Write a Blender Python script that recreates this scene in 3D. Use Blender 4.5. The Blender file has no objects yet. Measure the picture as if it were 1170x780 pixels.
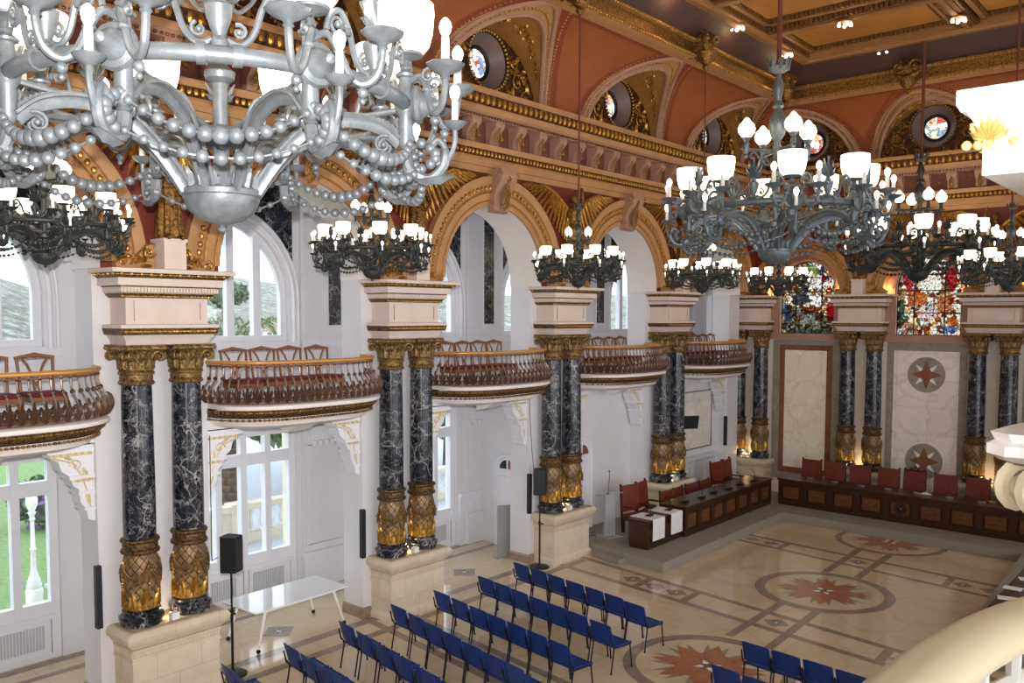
FLASH, SKY, EXPO, SHADE_E = 5200, 4.4, -.16, 5.8
import bpy, math, random
from math import sin, cos, pi, radians, sqrt, atan2
from mathutils import Vector, Matrix
random.seed(7)
SC = bpy.context.scene
COL = SC.collection

# ------------------------------------------------------------------ mesh builder
class MB:
    def __init__(self):
        self.v = []; self.f = []; self.m = []; self.cur = 0
    def add(self, vs, fs, m=None):
        b = len(self.v); self.v.extend([tuple(p) for p in vs])
        for f in fs:
            self.f.append(tuple(b + i for i in f)); self.m.append(self.cur if m is None else m)
        return self
    def box(self, x0, x1, y0, y1, z0, z1, m=None):
        vs = [(x, y, z) for x in (x0, x1) for y in (y0, y1) for z in (z0, z1)]
        return self.add(vs, [(0, 1, 3, 2), (4, 6, 7, 5), (0, 4, 5, 1), (2, 3, 7, 6), (0, 2, 6, 4), (1, 5, 7, 3)], m)
    def bar(self, a, b, w, h, up=(0, 0, 1), m=None):
        a = Vector(a); b = Vector(b); d = (b - a).normalized(); u = Vector(up)
        s = d.cross(u).normalized(); u = s.cross(d).normalized()
        vs = []
        for p in (a, b):
            for i, j in ((-1, -1), (1, -1), (1, 1), (-1, 1)):
                vs.append(p + s * (i * w / 2) + u * (j * h / 2))
        return self.add(vs, [(3, 2, 1, 0), (4, 5, 6, 7), (0, 1, 5, 4), (1, 2, 6, 5), (2, 3, 7, 6), (3, 0, 4, 7)], m)
    def rbox(self, x0, x1, y0, y1, z0, z1, r, m=None):
        # box with rounded top and bottom rims
        def ring(z, d):
            return [(x0 + d, y0 + d, z), (x1 - d, y0 + d, z), (x1 - d, y1 - d, z), (x0 + d, y1 - d, z)]
        vs = ring(z0, r) + ring(z0 + r, 0) + ring(z1 - r, 0) + ring(z1, r)
        fs = [(3, 2, 1, 0), (12, 13, 14, 15)]
        for k in range(3):
            for i in range(4):
                j = (i + 1) % 4
                fs.append((4 * k + i, 4 * k + j, 4 * k + 4 + j, 4 * k + 4 + i))
        return self.add(vs, fs, m)
    def lathe(self, prof, n=16, c=(0, 0, 0), axis='z', m=None, flute=0, fl=0):
        c = Vector(c); vs = []; fs = []
        for r, z in prof:
            for i in range(n):
                a = 2 * pi * i / n
                rr = r * (1 + (fl * cos(flute * a) if flute else 0))
                if axis == 'z': p = (rr * cos(a), rr * sin(a), z)
                elif axis == 'x': p = (z, rr * cos(a), rr * sin(a))
                else: p = (rr * sin(a), z, rr * cos(a))
                vs.append(c + Vector(p))
        k = len(prof)
        for j in range(k - 1):
            for i in range(n):
                i2 = (i + 1) % n
                fs.append((j * n + i, j * n + i2, (j + 1) * n + i2, (j + 1) * n + i))
        if prof[0][0] > 1e-4: fs.append(tuple(range(n - 1, -1, -1)))
        if prof[-1][0] > 1e-4: fs.append(tuple((k - 1) * n + i for i in range(n)))
        return self.add(vs, fs, m)
    def tube(self, pts, r=.02, n=8, closed=False, flat=1.0, up=None, m=None):
        P = [Vector(p) for p in pts]; k = len(P)
        R = list(r) if isinstance(r, (list, tuple)) else [r] * k
        T = []
        for i in range(k):
            if closed: t = P[(i + 1) % k] - P[i - 1]
            else: t = P[min(i + 1, k - 1)] - P[max(i - 1, 0)]
            T.append(t.normalized() if t.length > 1e-9 else Vector((0, 0, 1)))
        u = Vector(up) if up is not None else (Vector((0, 0, 1)) if abs(T[0].z) < .9 else Vector((1, 0, 0)))
        nrm = (u - T[0] * u.dot(T[0])).normalized()
        vs = []
        for i in range(k):
            if up is not None:
                q = Vector(up) - T[i] * Vector(up).dot(T[i])
                if q.length > 1e-3: nrm = q.normalized()
            else:
                q = nrm - T[i] * nrm.dot(T[i])
                if q.length > 1e-6: nrm = q.normalized()
            b = T[i].cross(nrm)
            for j in range(n):
                a = 2 * pi * (j + .5) / n
                vs.append(P[i] + b * (R[i] * cos(a)) + nrm * (R[i] * sin(a) * flat))
        fs = []
        for i in range(k if closed else k - 1):
            i2 = (i + 1) % k
            for j in range(n):
                j2 = (j + 1) % n
                fs.append((i * n + j, i * n + j2, i2 * n + j2, i2 * n + j))
        if not closed:
            fs.append(tuple(range(n - 1, -1, -1))); fs.append(tuple((k - 1) * n + j for j in range(n)))
        return self.add(vs, fs, m)
    def ball(self, c, r, n=10, k=6, s=(1, 1, 1), m=None):
        vs = [(c[0], c[1], c[2] - r * s[2])]
        for j in range(1, k):
            t = -pi / 2 + pi * j / k
            for i in range(n):
                a = 2 * pi * i / n
                vs.append((c[0] + r * s[0] * cos(t) * cos(a), c[1] + r * s[1] * cos(t) * sin(a), c[2] + r * s[2] * sin(t)))
        vs.append((c[0], c[1], c[2] + r * s[2])); L = len(vs) - 1; fs = []
        for i in range(n):
            i2 = (i + 1) % n
            fs.append((0, 1 + i2, 1 + i)); fs.append((L, L - n + i, L - n + i2))
            for j in range(k - 2):
                fs.append((1 + j * n + i, 1 + j * n + i2, 1 + (j + 1) * n + i2, 1 + (j + 1) * n + i))
        return self.add(vs, fs, m)
    def prism(self, poly, F, d0, d1, m=None, mf=None, mb=None):
        # poly: 2D (a,b) outline, F(a,b,d) -> 3D
        n = len(poly)
        vs = [F(a, b, d0) for a, b in poly] + [F(a, b, d1) for a, b in poly]
        self.add(vs, [tuple(range(n - 1, -1, -1))], m if mb is None else mb)
        b = len(self.v) - 2 * n
        self.f.append(tuple(b + n + i for i in range(n))); self.m.append((self.cur if m is None else m) if mf is None else mf)
        for i in range(n):
            j = (i + 1) % n
            self.f.append((b + i, b + j, b + n + j, b + n + i)); self.m.append(self.cur if m is None else m)
        return self
    def grid(self, nu, nv, F, m=None, closed_u=False):
        vs = [F(i / nu, j / nv) for i in range(nu + (0 if closed_u else 1)) for j in range(nv + 1)]
        fs = []
        cols = nu if closed_u else nu + 1
        for i in range(nu):
            i2 = (i + 1) % cols
            for j in range(nv):
                fs.append((i * (nv + 1) + j, i2 * (nv + 1) + j, i2 * (nv + 1) + j + 1, i * (nv + 1) + j + 1))
        return self.add(vs, fs, m)
    def loft(self, rings, m=None, cap=True, closed=True):
        n = len(rings[0]); vs = [p for r in rings for p in r]; fs = []
        for k in range(len(rings) - 1):
            for i in range(n if closed else n - 1):
                j = (i + 1) % n
                fs.append((k * n + i, k * n + j, (k + 1) * n + j, (k + 1) * n + i))
        if cap:
            fs.append(tuple(range(n - 1, -1, -1))); fs.append(tuple((len(rings) - 1) * n + i for i in range(n)))
        return self.add(vs, fs, m)
    def merge(self, o, M=None, m=None):
        b = len(self.v)
        if M is None: self.v.extend(o.v)
        else: self.v.extend([tuple(M @ Vector(p)) for p in o.v])
        for f, k in zip(o.f, o.m):
            self.f.append(tuple(b + i for i in f)); self.m.append(k if m is None else m)
        return self
    def mesh(self, name, mats, smooth=True, ang=38, fix=True):
        me = bpy.data.meshes.new(name)
        me.from_pydata(self.v, [], self.f)
        for mt in (mats if isinstance(mats, (list, tuple)) else [mats]): me.materials.append(mt)
        if any(self.m): me.polygons.foreach_set('material_index', self.m)
        if fix:
            import bmesh
            bm = bmesh.new(); bm.from_mesh(me)
            bmesh.ops.recalc_face_normals(bm, faces=bm.faces[:]); bm.to_mesh(me); bm.free()
        if smooth:
            me.shade_smooth(); me.set_sharp_from_angle(angle=radians(ang))
        me.update()
        return me

def link(name, me, parent=None, loc=None, rz=0, sc=None):
    o = bpy.data.objects.new(name, me); COL.objects.link(o)
    if parent is not None: o.parent = parent
    if loc is not None: o.location = loc
    if rz: o.rotation_euler = (0, 0, rz)
    if sc is not None: o.scale = sc if isinstance(sc, (list, tuple)) else (sc,) * 3
    return o
def obj(name, mb, mats, parent=None, loc=None, rz=0, smooth=True, ang=38, fix=True):
    return link(name, mb.mesh(name, mats, smooth, ang, fix), parent, loc, rz)
def empty(name, loc=(0, 0, 0), rz=0, sc=None):
    return link(name, None, None, loc, rz, sc)
def tag(o, label=None, cat=None, group=None, kind=None):
    if label: o['label'] = label
    if cat: o['category'] = cat
    if group: o['group'] = group
    if kind: o['kind'] = kind
    return o
def struct(name, mb, mats, parent=None, label=None, **k):
    o = obj(name, mb, mats, parent, **k)
    if parent is None: o['kind'] = 'structure'
    if label: o['label'] = label
    return o
KIDS = {}
def kids(o): return [c for c in o.children]
def copy_tree(o, parent=None):
    c = o.copy(); COL.objects.link(c)
    if parent is not None: c.parent = parent
    for ch in list(o.children): copy_tree(ch, c)
    return c

# ------------------------------------------------------------------ materials
def lin(r, g, b):
    f = lambda c: ((c / 255 + .055) / 1.055) ** 2.4 if c / 255 > .04045 else c / 255 / 12.92
    return (f(r), f(g), f(b), 1)
def nodes(name):
    m = bpy.data.materials.new(name); m.use_nodes = True
    nt = m.node_tree; return m, nt, nt.nodes['Principled BSDF']
def N(nt, t, **k):
    n = nt.nodes.new(t)
    for a, b in k.items(): setattr(n, a, b)
    return n
def coord(nt, rnd=False, out='Object', scale=None):
    tc = N(nt, 'ShaderNodeTexCoord'); s = tc.outputs[out]
    if rnd:
        oi = N(nt, 'ShaderNodeObjectInfo'); ma = N(nt, 'ShaderNodeMath', operation='MULTIPLY'); ma.inputs[1].default_value = 37
        nt.links.new(oi.outputs['Random'], ma.inputs[0])
        ad = N(nt, 'ShaderNodeVectorMath', operation='ADD'); nt.links.new(s, ad.inputs[0]); nt.links.new(ma.outputs[0], ad.inputs[1]); s = ad.outputs[0]
    if scale is not None:
        mp = N(nt, 'ShaderNodeMapping'); mp.inputs['Scale'].default_value = scale
        nt.links.new(s, mp.inputs['Vector']); s = mp.outputs['Vector']
    return s
def ramp(nt, src, stops, interp='LINEAR'):
    r = N(nt, 'ShaderNodeValToRGB'); r.color_ramp.interpolation = interp
    e = r.color_ramp.elements
    while len(e) < len(stops): e.new(.5)
    for i, (p, c) in enumerate(stops):
        e[i].position = p; e[i].color = c if len(c) == 4 else (*c, 1)
    nt.links.new(src, r.inputs['Fac']); return r.outputs['Color']
def noise(nt, vec, scale, detail=4, rough=.5, dist=0):
    n = N(nt, 'ShaderNodeTexNoise'); n.inputs['Scale'].default_value = scale; n.inputs['Detail'].default_value = detail
    n.inputs['Roughness'].default_value = rough; n.inputs['Distortion'].default_value = dist
    nt.links.new(vec, n.inputs['Vector']); return n
def bump(nt, p, h, strength=.3, dist=.02):
    b = N(nt, 'ShaderNodeBump'); b.inputs['Strength'].default_value = strength; b.inputs['Distance'].default_value = dist
    nt.links.new(h, b.inputs['Height']); nt.links.new(b.outputs['Normal'], p.inputs['Normal'])
def sc4(c, k): return (min(c[0] * k, 1), min(c[1] * k, 1), min(c[2] * k, 1), 1)
def mat(name, col, rough=.5, metal=0, var=.0, vs=6, bs=0, bscale=30, bd=.01, spec=None, rnd=False):
    m, nt, p = nodes(name)
    p.inputs['Base Color'].default_value = col; p.inputs['Roughness'].default_value = rough; p.inputs['Metallic'].default_value = metal
    if spec is not None: p.inputs['Specular IOR Level'].default_value = spec
    if var or bs: v = coord(nt, rnd)
    if var:
        n = noise(nt, v, vs, 5, .6)
        c = ramp(nt, n.outputs['Fac'], [(.3, sc4(col, 1 - var)), (.7, sc4(col, 1 + var))]); nt.links.new(c, p.inputs['Base Color'])
    if bs:
        n2 = noise(nt, v, bscale, 3, .6); bump(nt, p, n2.outputs['Fac'], bs, bd)
    return m
def emit(name, col, s, sampling='AUTO', edge=None):
    m, nt, p = nodes(name)
    p.inputs['Base Color'].default_value = (.8, .8, .8, 1); p.inputs['Emission Color'].default_value = col; p.inputs['Emission Strength'].default_value = s
    try: m.cycles.emission_sampling = sampling
    except Exception: pass
    return m
def gilt(name, dark, gold, scale=18, lo=.38, hi=.62, rough=.38, metal=.8, bs=.6):
    m, nt, p = nodes(name); v = coord(nt)
    n = noise(nt, v, scale, 4, .65, .6)
    c = ramp(nt, n.outputs['Fac'], [(lo, dark), (hi, gold)]); nt.links.new(c, p.inputs['Base Color'])
    p.inputs['Metallic'].default_value = metal; p.inputs['Roughness'].default_value = rough
    n2 = noise(nt, v, scale * 1.7, 3, .6); bump(nt, p, n2.outputs['Fac'], bs, .02)
    return m

WHITE = mat('white_plaster', lin(226, 224, 228), .55, var=.03, vs=2)
WHITEW = mat('white_woodwork', lin(232, 232, 238), .35, var=.02, vs=3)
GREYGRILLE = mat('grille_grey', lin(190, 192, 198), .5)
STONE = mat('rose_limestone', lin(221, 204, 194), .6, var=.05, vs=2.5)
STONEW = mat('pale_limestone', lin(238, 232, 228), .5, var=.03, vs=2.5)
TAN = mat('tan_painted_plaster', lin(178, 134, 90), .55, var=.1, vs=3)
CEILT = mat('brown_gold_ceiling_moulding', lin(146, 104, 62), .55, var=.14, vs=3)
TAND = mat('mauve_tan_plaster', lin(168, 128, 108), .6, var=.1, vs=3)
MAUVE = mat('mauve_brown_frieze', lin(112, 66, 56), .65, var=.12, vs=4)
DKRED = mat('oxblood_paint', lin(116, 46, 28), .6, var=.15, vs=3)
REDBORDER = mat('red_brown_border', lin(134, 62, 36), .6, var=.2, vs=12)
TERRA = mat('terracotta_paint', lin(152, 86, 44), .6, var=.1, vs=2)
PURPLE = mat('aubergine_brown_paint', lin(68, 42, 36), .6, var=.12, vs=3)
GOLD = gilt('burnished_gold', lin(128, 84, 34), lin(206, 158, 74), 16, .3, .62, .34, .75, .4)
OLDGOLD = gilt('antique_gold', lin(66, 44, 26), lin(170, 126, 62), 22, .36, .64, .42, .7, .7)
CAPB = gilt('gilded_capital_bronze', lin(72, 56, 38), lin(182, 146, 90), 24, .36, .66, .4, .6, .7)
BRONZE = gilt('gilded_bronze', lin(58, 44, 34), lin(150, 116, 66), 26, .4, .68, .45, .6, .7)
DKGOLD = gilt('dark_gilded_ground', lin(58, 32, 20), lin(120, 76, 34), 9, .45, .7, .5, .4, .5)
OCHRE = mat('ochre_ceiling_panel', lin(170, 116, 54), .6, var=.12, vs=2)
UMBER = mat('umber_ceiling_paint', lin(108, 66, 38), .6, var=.15, vs=3)
IRON = mat('pewter_grey_iron', lin(130, 137, 143), .42, .35, var=.22, vs=9, bs=.25, bscale=40)
IRONM = mat('dimmed_slate_iron', lin(102, 112, 118), .42, .45, var=.3, vs=10, bs=.3, bscale=40)  # chandelier iron darkened in colour for flash fading with distance
IRONV = mat('unlit_dark_iron', lin(58, 62, 62), .45, .5, var=.3, vs=14, bs=.25, bscale=40)  # same iron coloured darker still, to read as unlit
POLE = mat('oxide_red_rod', lin(112, 58, 50), .5, .2)
ALAB = mat('ribbed_pewter_bowl', lin(190, 188, 180), .42, .4, var=.1, vs=8)
SHADE = emit('glowing_milk_glass', (1, .83, .6, 1), SHADE_E)
BULB = emit('lit_bulb_glass', (1, .88, .68, 1), 9, 'NONE')
CANDLE = mat('ivory_candle_sleeve', lin(244, 240, 232), .5)
BLACK = mat('black_plastic', lin(22, 24, 30), .45, bs=.1, bscale=200)
BLUE = mat('blue_moulded_plastic', lin(8, 50, 122), .42, var=.06, vs=5)
BLKMET = mat('black_tube_steel', lin(24, 25, 30), .4, .3)
CHROME = mat('brushed_chrome', lin(190, 192, 196), .25, .9)
LACQ = mat('white_gloss_laminate', lin(240, 241, 244), .06, var=.01)
CLOTH = mat('white_table_runner', lin(240, 238, 240), .8, bs=.1)
REDL = mat('red_tooled_leather', lin(116, 46, 32), .5, var=.18, vs=3, bs=.25, bscale=60, rnd=True)
REDV = mat('crimson_velvet', lin(110, 20, 28), .8, var=.1)
RAILW = mat('honey_varnished_rail', lin(206, 146, 66), .28, var=.1, vs=5)

SCREENG = mat('grey_felt_board', lin(150, 150, 148), .8, var=.04)
def wood(name, a, b, rough=.35, sc=(2, 2, 14)):
    m, nt, p = nodes(name); v = coord(nt, True, scale=sc)
    n = noise(nt, v, 3, 6, .6, 1.2); c = ramp(nt, n.outputs['Fac'], [(.3, a), (.7, b)])
    nt.links.new(c, p.inputs['Base Color']); p.inputs['Roughness'].default_value = rough; return m
WALNUT = wood('dark_walnut', lin(38, 20, 12), lin(72, 40, 24), .3)
WALNUTL = wood('mid_walnut_panel', lin(84, 48, 26), lin(122, 74, 42), .4)
CHAIRW = wood('carved_mahogany', lin(96, 56, 28), lin(150, 96, 52), .4)

def dark_marble():
    m, nt, p = nodes('black_veined_marble'); v = coord(nt, True)
    n = noise(nt, v, 2.2, 5, .6)
    mx = N(nt, 'ShaderNodeMix', data_type='VECTOR'); mx.inputs['Factor'].default_value = .42
    nt.links.new(v, mx.inputs['A']); nt.links.new(n.outputs['Color'], mx.inputs['B'])
    base = ramp(nt, noise(nt, v, 3, 4).outputs['Fac'], [(.35, lin(10, 14, 22)), (.55, lin(30, 38, 52)), (.75, lin(62, 46, 50))])
    cur = base
    for sc, w, k in ((7, .045, .62), (15, .06, .4), (3.1, .025, .85)):
        vo = N(nt, 'ShaderNodeTexVoronoi', feature='DISTANCE_TO_EDGE'); vo.inputs['Scale'].default_value = sc
        nt.links.new(mx.outputs['Result'], vo.inputs['Vector'])
        mk = noise(nt, v, sc * .5, 2)
        a = ramp(nt, vo.outputs['Distance'], [(0, (1, 1, 1)), (w, (0, 0, 0))])
        b = ramp(nt, mk.outputs['Fac'], [(.42, (0, 0, 0)), (.62, (k, k, k))])
        mu = N(nt, 'ShaderNodeMix', data_type='RGBA', blend_type='MULTIPLY'); mu.inputs['Factor'].default_value = 1
        nt.links.new(a, mu.inputs['A']); nt.links.new(b, mu.inputs['B'])
        mm = N(nt, 'ShaderNodeMix', data_type='RGBA'); nt.links.new(mu.outputs['Result'], mm.inputs['Factor'])
        nt.links.new(cur, mm.inputs['A']); mm.inputs['B'].default_value = lin(196, 192, 190); cur = mm.outputs['Result']
    nt.links.new(cur, p.inputs['Base Color']); p.inputs['Roughness'].default_value = .18
    return m
DMARB = dark_marble()
def veined(name, a, b, vein, rough=.15, s=1.6, vs=3.2, slab=None, vk=.5):
    m, nt, p = nodes(name); v = coord(nt)
    n = noise(nt, v, s, 6, .62, .4); cur = ramp(nt, n.outputs['Fac'], [(.3, a), (.5, b), (.72, sc4(a, 1.05))])
    vo = N(nt, 'ShaderNodeTexVoronoi', feature='DISTANCE_TO_EDGE'); vo.inputs['Scale'].default_value = vs
    nd = noise(nt, v, s * 1.6, 5); mx = N(nt, 'ShaderNodeMix', data_type='VECTOR'); mx.inputs['Factor'].default_value = .45
    nt.links.new(v, mx.inputs['A']); nt.links.new(nd.outputs['Color'], mx.inputs['B']); nt.links.new(mx.outputs['Result'], vo.inputs['Vector'])
    a2 = ramp(nt, vo.outputs['Distance'], [(0, (vk, vk, vk)), (.05, (0, 0, 0))])
    mm = N(nt, 'ShaderNodeMix', data_type='RGBA'); nt.links.new(a2, mm.inputs['Factor']); nt.links.new(cur, mm.inputs['A']); mm.inputs['B'].default_value = vein; cur = mm.outputs['Result']
    if slab:
        br = N(nt, 'ShaderNodeTexBrick'); br.offset = .0; br.inputs['Scale'].default_value = 1
        br.inputs['Color1'].default_value = (1, 1, 1, 1); br.inputs['Color2'].default_value = (.93, .92, .9, 1); br.inputs['Mortar'].default_value = (.74, .7, .64, 1)
        br.inputs['Mortar Size'].default_value = .006; br.inputs['Brick Width'].default_value = slab[0]; br.inputs['Row Height'].default_value = slab[1]
        nt.links.new(slab[2](nt), br.inputs['Vector'])
        mu = N(nt, 'ShaderNodeMix', data_type='RGBA', blend_type='MULTIPLY'); mu.inputs['Factor'].default_value = 1
        nt.links.new(cur, mu.inputs['A']); nt.links.new(br.outputs['Color'], mu.inputs['B']); cur = mu.outputs['Result']
    nt.links.new(cur, p.inputs['Base Color']); p.inputs['Roughness'].default_value = rough
    return m
CREAM = veined('cream_polished_marble', lin(214, 190, 149), lin(224, 205, 171), lin(198, 168, 122), .09, .8, 1.1, (1.1, 1.1, lambda nt: coord(nt)), .35)
GREYB = veined('taupe_marble_band', lin(140, 122, 102), lin(158, 140, 120), lin(120, 104, 86), .12, 2, 4)
RUSTM = veined('rust_red_marble', lin(158, 96, 62), lin(184, 122, 84), lin(130, 74, 46), .14, 2.5, 5)
REDM = veined('red_breccia_marble', lin(120, 72, 48), lin(142, 94, 68), lin(90, 50, 34), .2, 3, 7)
OLIVE = veined('grey_green_marble', lin(140, 132, 116), lin(160, 152, 136), lin(112, 106, 94), .14, 2, 4)
PANELM = veined('cream_onyx_panel', lin(250, 247, 240), lin(244, 236, 216), lin(222, 196, 154), .2, 1.8, 2.2)
def zx(nt):
    s = coord(nt); sp = N(nt, 'ShaderNodeSeparateXYZ'); nt.links.new(s, sp.inputs[0]); c = N(nt, 'ShaderNodeCombineXYZ')
    nt.links.new(sp.outputs['X'], c.inputs['X']); nt.links.new(sp.outputs['Z'], c.inputs['Y']); return c.outputs[0]
SLABM = veined('cream_book_matched_marble', lin(250, 246, 240), lin(244, 236, 226), lin(220, 200, 176), .2, 1.4, 1.8, (.9, .8, zx))
def sandstone():
    m, nt, p = nodes('honey_sandstone_blocks'); s = coord(nt)
    sp = N(nt, 'ShaderNodeSeparateXYZ'); nt.links.new(s, sp.inputs[0]); ad = N(nt, 'ShaderNodeMath', operation='ADD')
    nt.links.new(sp.outputs['X'], ad.inputs[0]); nt.links.new(sp.outputs['Y'], ad.inputs[1])
    c = N(nt, 'ShaderNodeCombineXYZ'); nt.links.new(ad.outputs[0], c.inputs['X']); nt.links.new(sp.outputs['Z'], c.inputs['Y'])
    br = N(nt, 'ShaderNodeTexBrick'); br.inputs['Color1'].default_value = lin(226, 215, 193); br.inputs['Color2'].default_value = lin(219, 205, 178)
    br.inputs['Mortar'].default_value = lin(204, 188, 160); br.inputs['Scale'].default_value = 1; br.inputs['Brick Width'].default_value = .72; br.inputs['Row Height'].default_value = .4; br.inputs['Mortar Size'].default_value = .006
    nt.links.new(c.outputs[0], br.inputs['Vector'])
    n = noise(nt, s, 5, 5); mu = N(nt, 'ShaderNodeMix', data_type='RGBA', blend_type='MULTIPLY'); mu.inputs['Factor'].default_value = 1
    nt.links.new(br.outputs['Color'], mu.inputs['A']); nt.links.new(ramp(nt, n.outputs['Fac'], [(.3, (.9, .88, .84)), (.7, (1, 1, 1))]), mu.inputs['B'])
    nt.links.new(mu.outputs['Result'], p.inputs['Base Color']); p.inputs['Roughness'].default_value = .7; bump(nt, p, noise(nt, s, 40).outputs['Fac'], .15, .01)
    return m
SAND = sandstone()
CARPET = mat('grey_green_carpet', lin(150, 146, 134), .95, var=.07, vs=60, bs=.4, bscale=300)
def lattice():
    m, nt, p = nodes('trellis_gilded_sleeve'); s = coord(nt)
    sp = N(nt, 'ShaderNodeSeparateXYZ'); nt.links.new(s, sp.inputs[0])
    at = N(nt, 'ShaderNodeMath', operation='ARCTAN2'); nt.links.new(sp.outputs['Y'], at.inputs[0]); nt.links.new(sp.outputs['X'], at.inputs[1])
    outs = []
    for sg in (1, -1):
        a = N(nt, 'ShaderNodeMath', operation='MULTIPLY'); a.inputs[1].default_value = 12 / (2 * pi); nt.links.new(at.outputs[0], a.inputs[0])
        z = N(nt, 'ShaderNodeMath', operation='MULTIPLY'); z.inputs[1].default_value = 6.5 * sg; nt.links.new(sp.outputs['Z'], z.inputs[0])
        d = N(nt, 'ShaderNodeMath', operation='ADD'); nt.links.new(a.outputs[0], d.inputs[0]); nt.links.new(z.outputs[0], d.inputs[1])
        fr = N(nt, 'ShaderNodeMath', operation='FRACT'); nt.links.new(d.outputs[0], fr.inputs[0])
        outs.append(ramp(nt, fr.outputs[0], [(0, (0, 0, 0)), (.05, (0, 0, 0)), (.14, (1, 1, 1)), (.9, (1, 1, 1))]))
    mu = N(nt, 'ShaderNodeMix', data_type='RGBA', blend_type='MULTIPLY'); mu.inputs['Factor'].default_value = 1
    nt.links.new(outs[0], mu.inputs['A']); nt.links.new(outs[1], mu.inputs['B'])
    n = noise(nt, s, 14, 4); c2 = ramp(nt, n.outputs['Fac'], [(.4, lin(120, 96, 80)), (.65, lin(176, 140, 92))])
    mm = N(nt, 'ShaderNodeMix', data_type='RGBA'); nt.links.new(mu.outputs['Result'], mm.inputs['Factor']); mm.inputs['A'].default_value = lin(44, 28, 22); nt.links.new(c2, mm.inputs['B'])
    nt.links.new(mm.outputs['Result'], p.inputs['Base Color']); p.inputs['Roughness'].default_value = .45; p.inputs['Metallic'].default_value = .35
    bump(nt, p, mu.outputs['Result'], .5, .02); return m
TRELLIS = lattice()
def glass_clear():
    m = bpy.data.materials.new('clear_window_glass'); m.use_nodes = True; nt = m.node_tree; nt.nodes.clear()
    o = N(nt, 'ShaderNodeOutputMaterial'); t = N(nt, 'ShaderNodeBsdfTransparent'); t.inputs[0].default_value = (.93, .95, .96, 1)
    g = N(nt, 'ShaderNodeBsdfGlossy'); g.inputs['Roughness'].default_value = .02
    mx = N(nt, 'ShaderNodeMixShader'); mx.inputs[0].default_value = .05; nt.links.new(t.outputs[0], mx.inputs[1]); nt.links.new(g.outputs[0], mx.inputs[2]); nt.links.new(mx.outputs[0], o.inputs[0]); return m
GLASS = glass_clear()
def acrylic():
    m, nt, p = nodes('clear_acrylic'); p.inputs['Base Color'].default_value = lin(206, 212, 216); p.inputs['Roughness'].default_value = .08; p.inputs['Alpha'].default_value = .42; return m
PERSPEX = acrylic()
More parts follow.
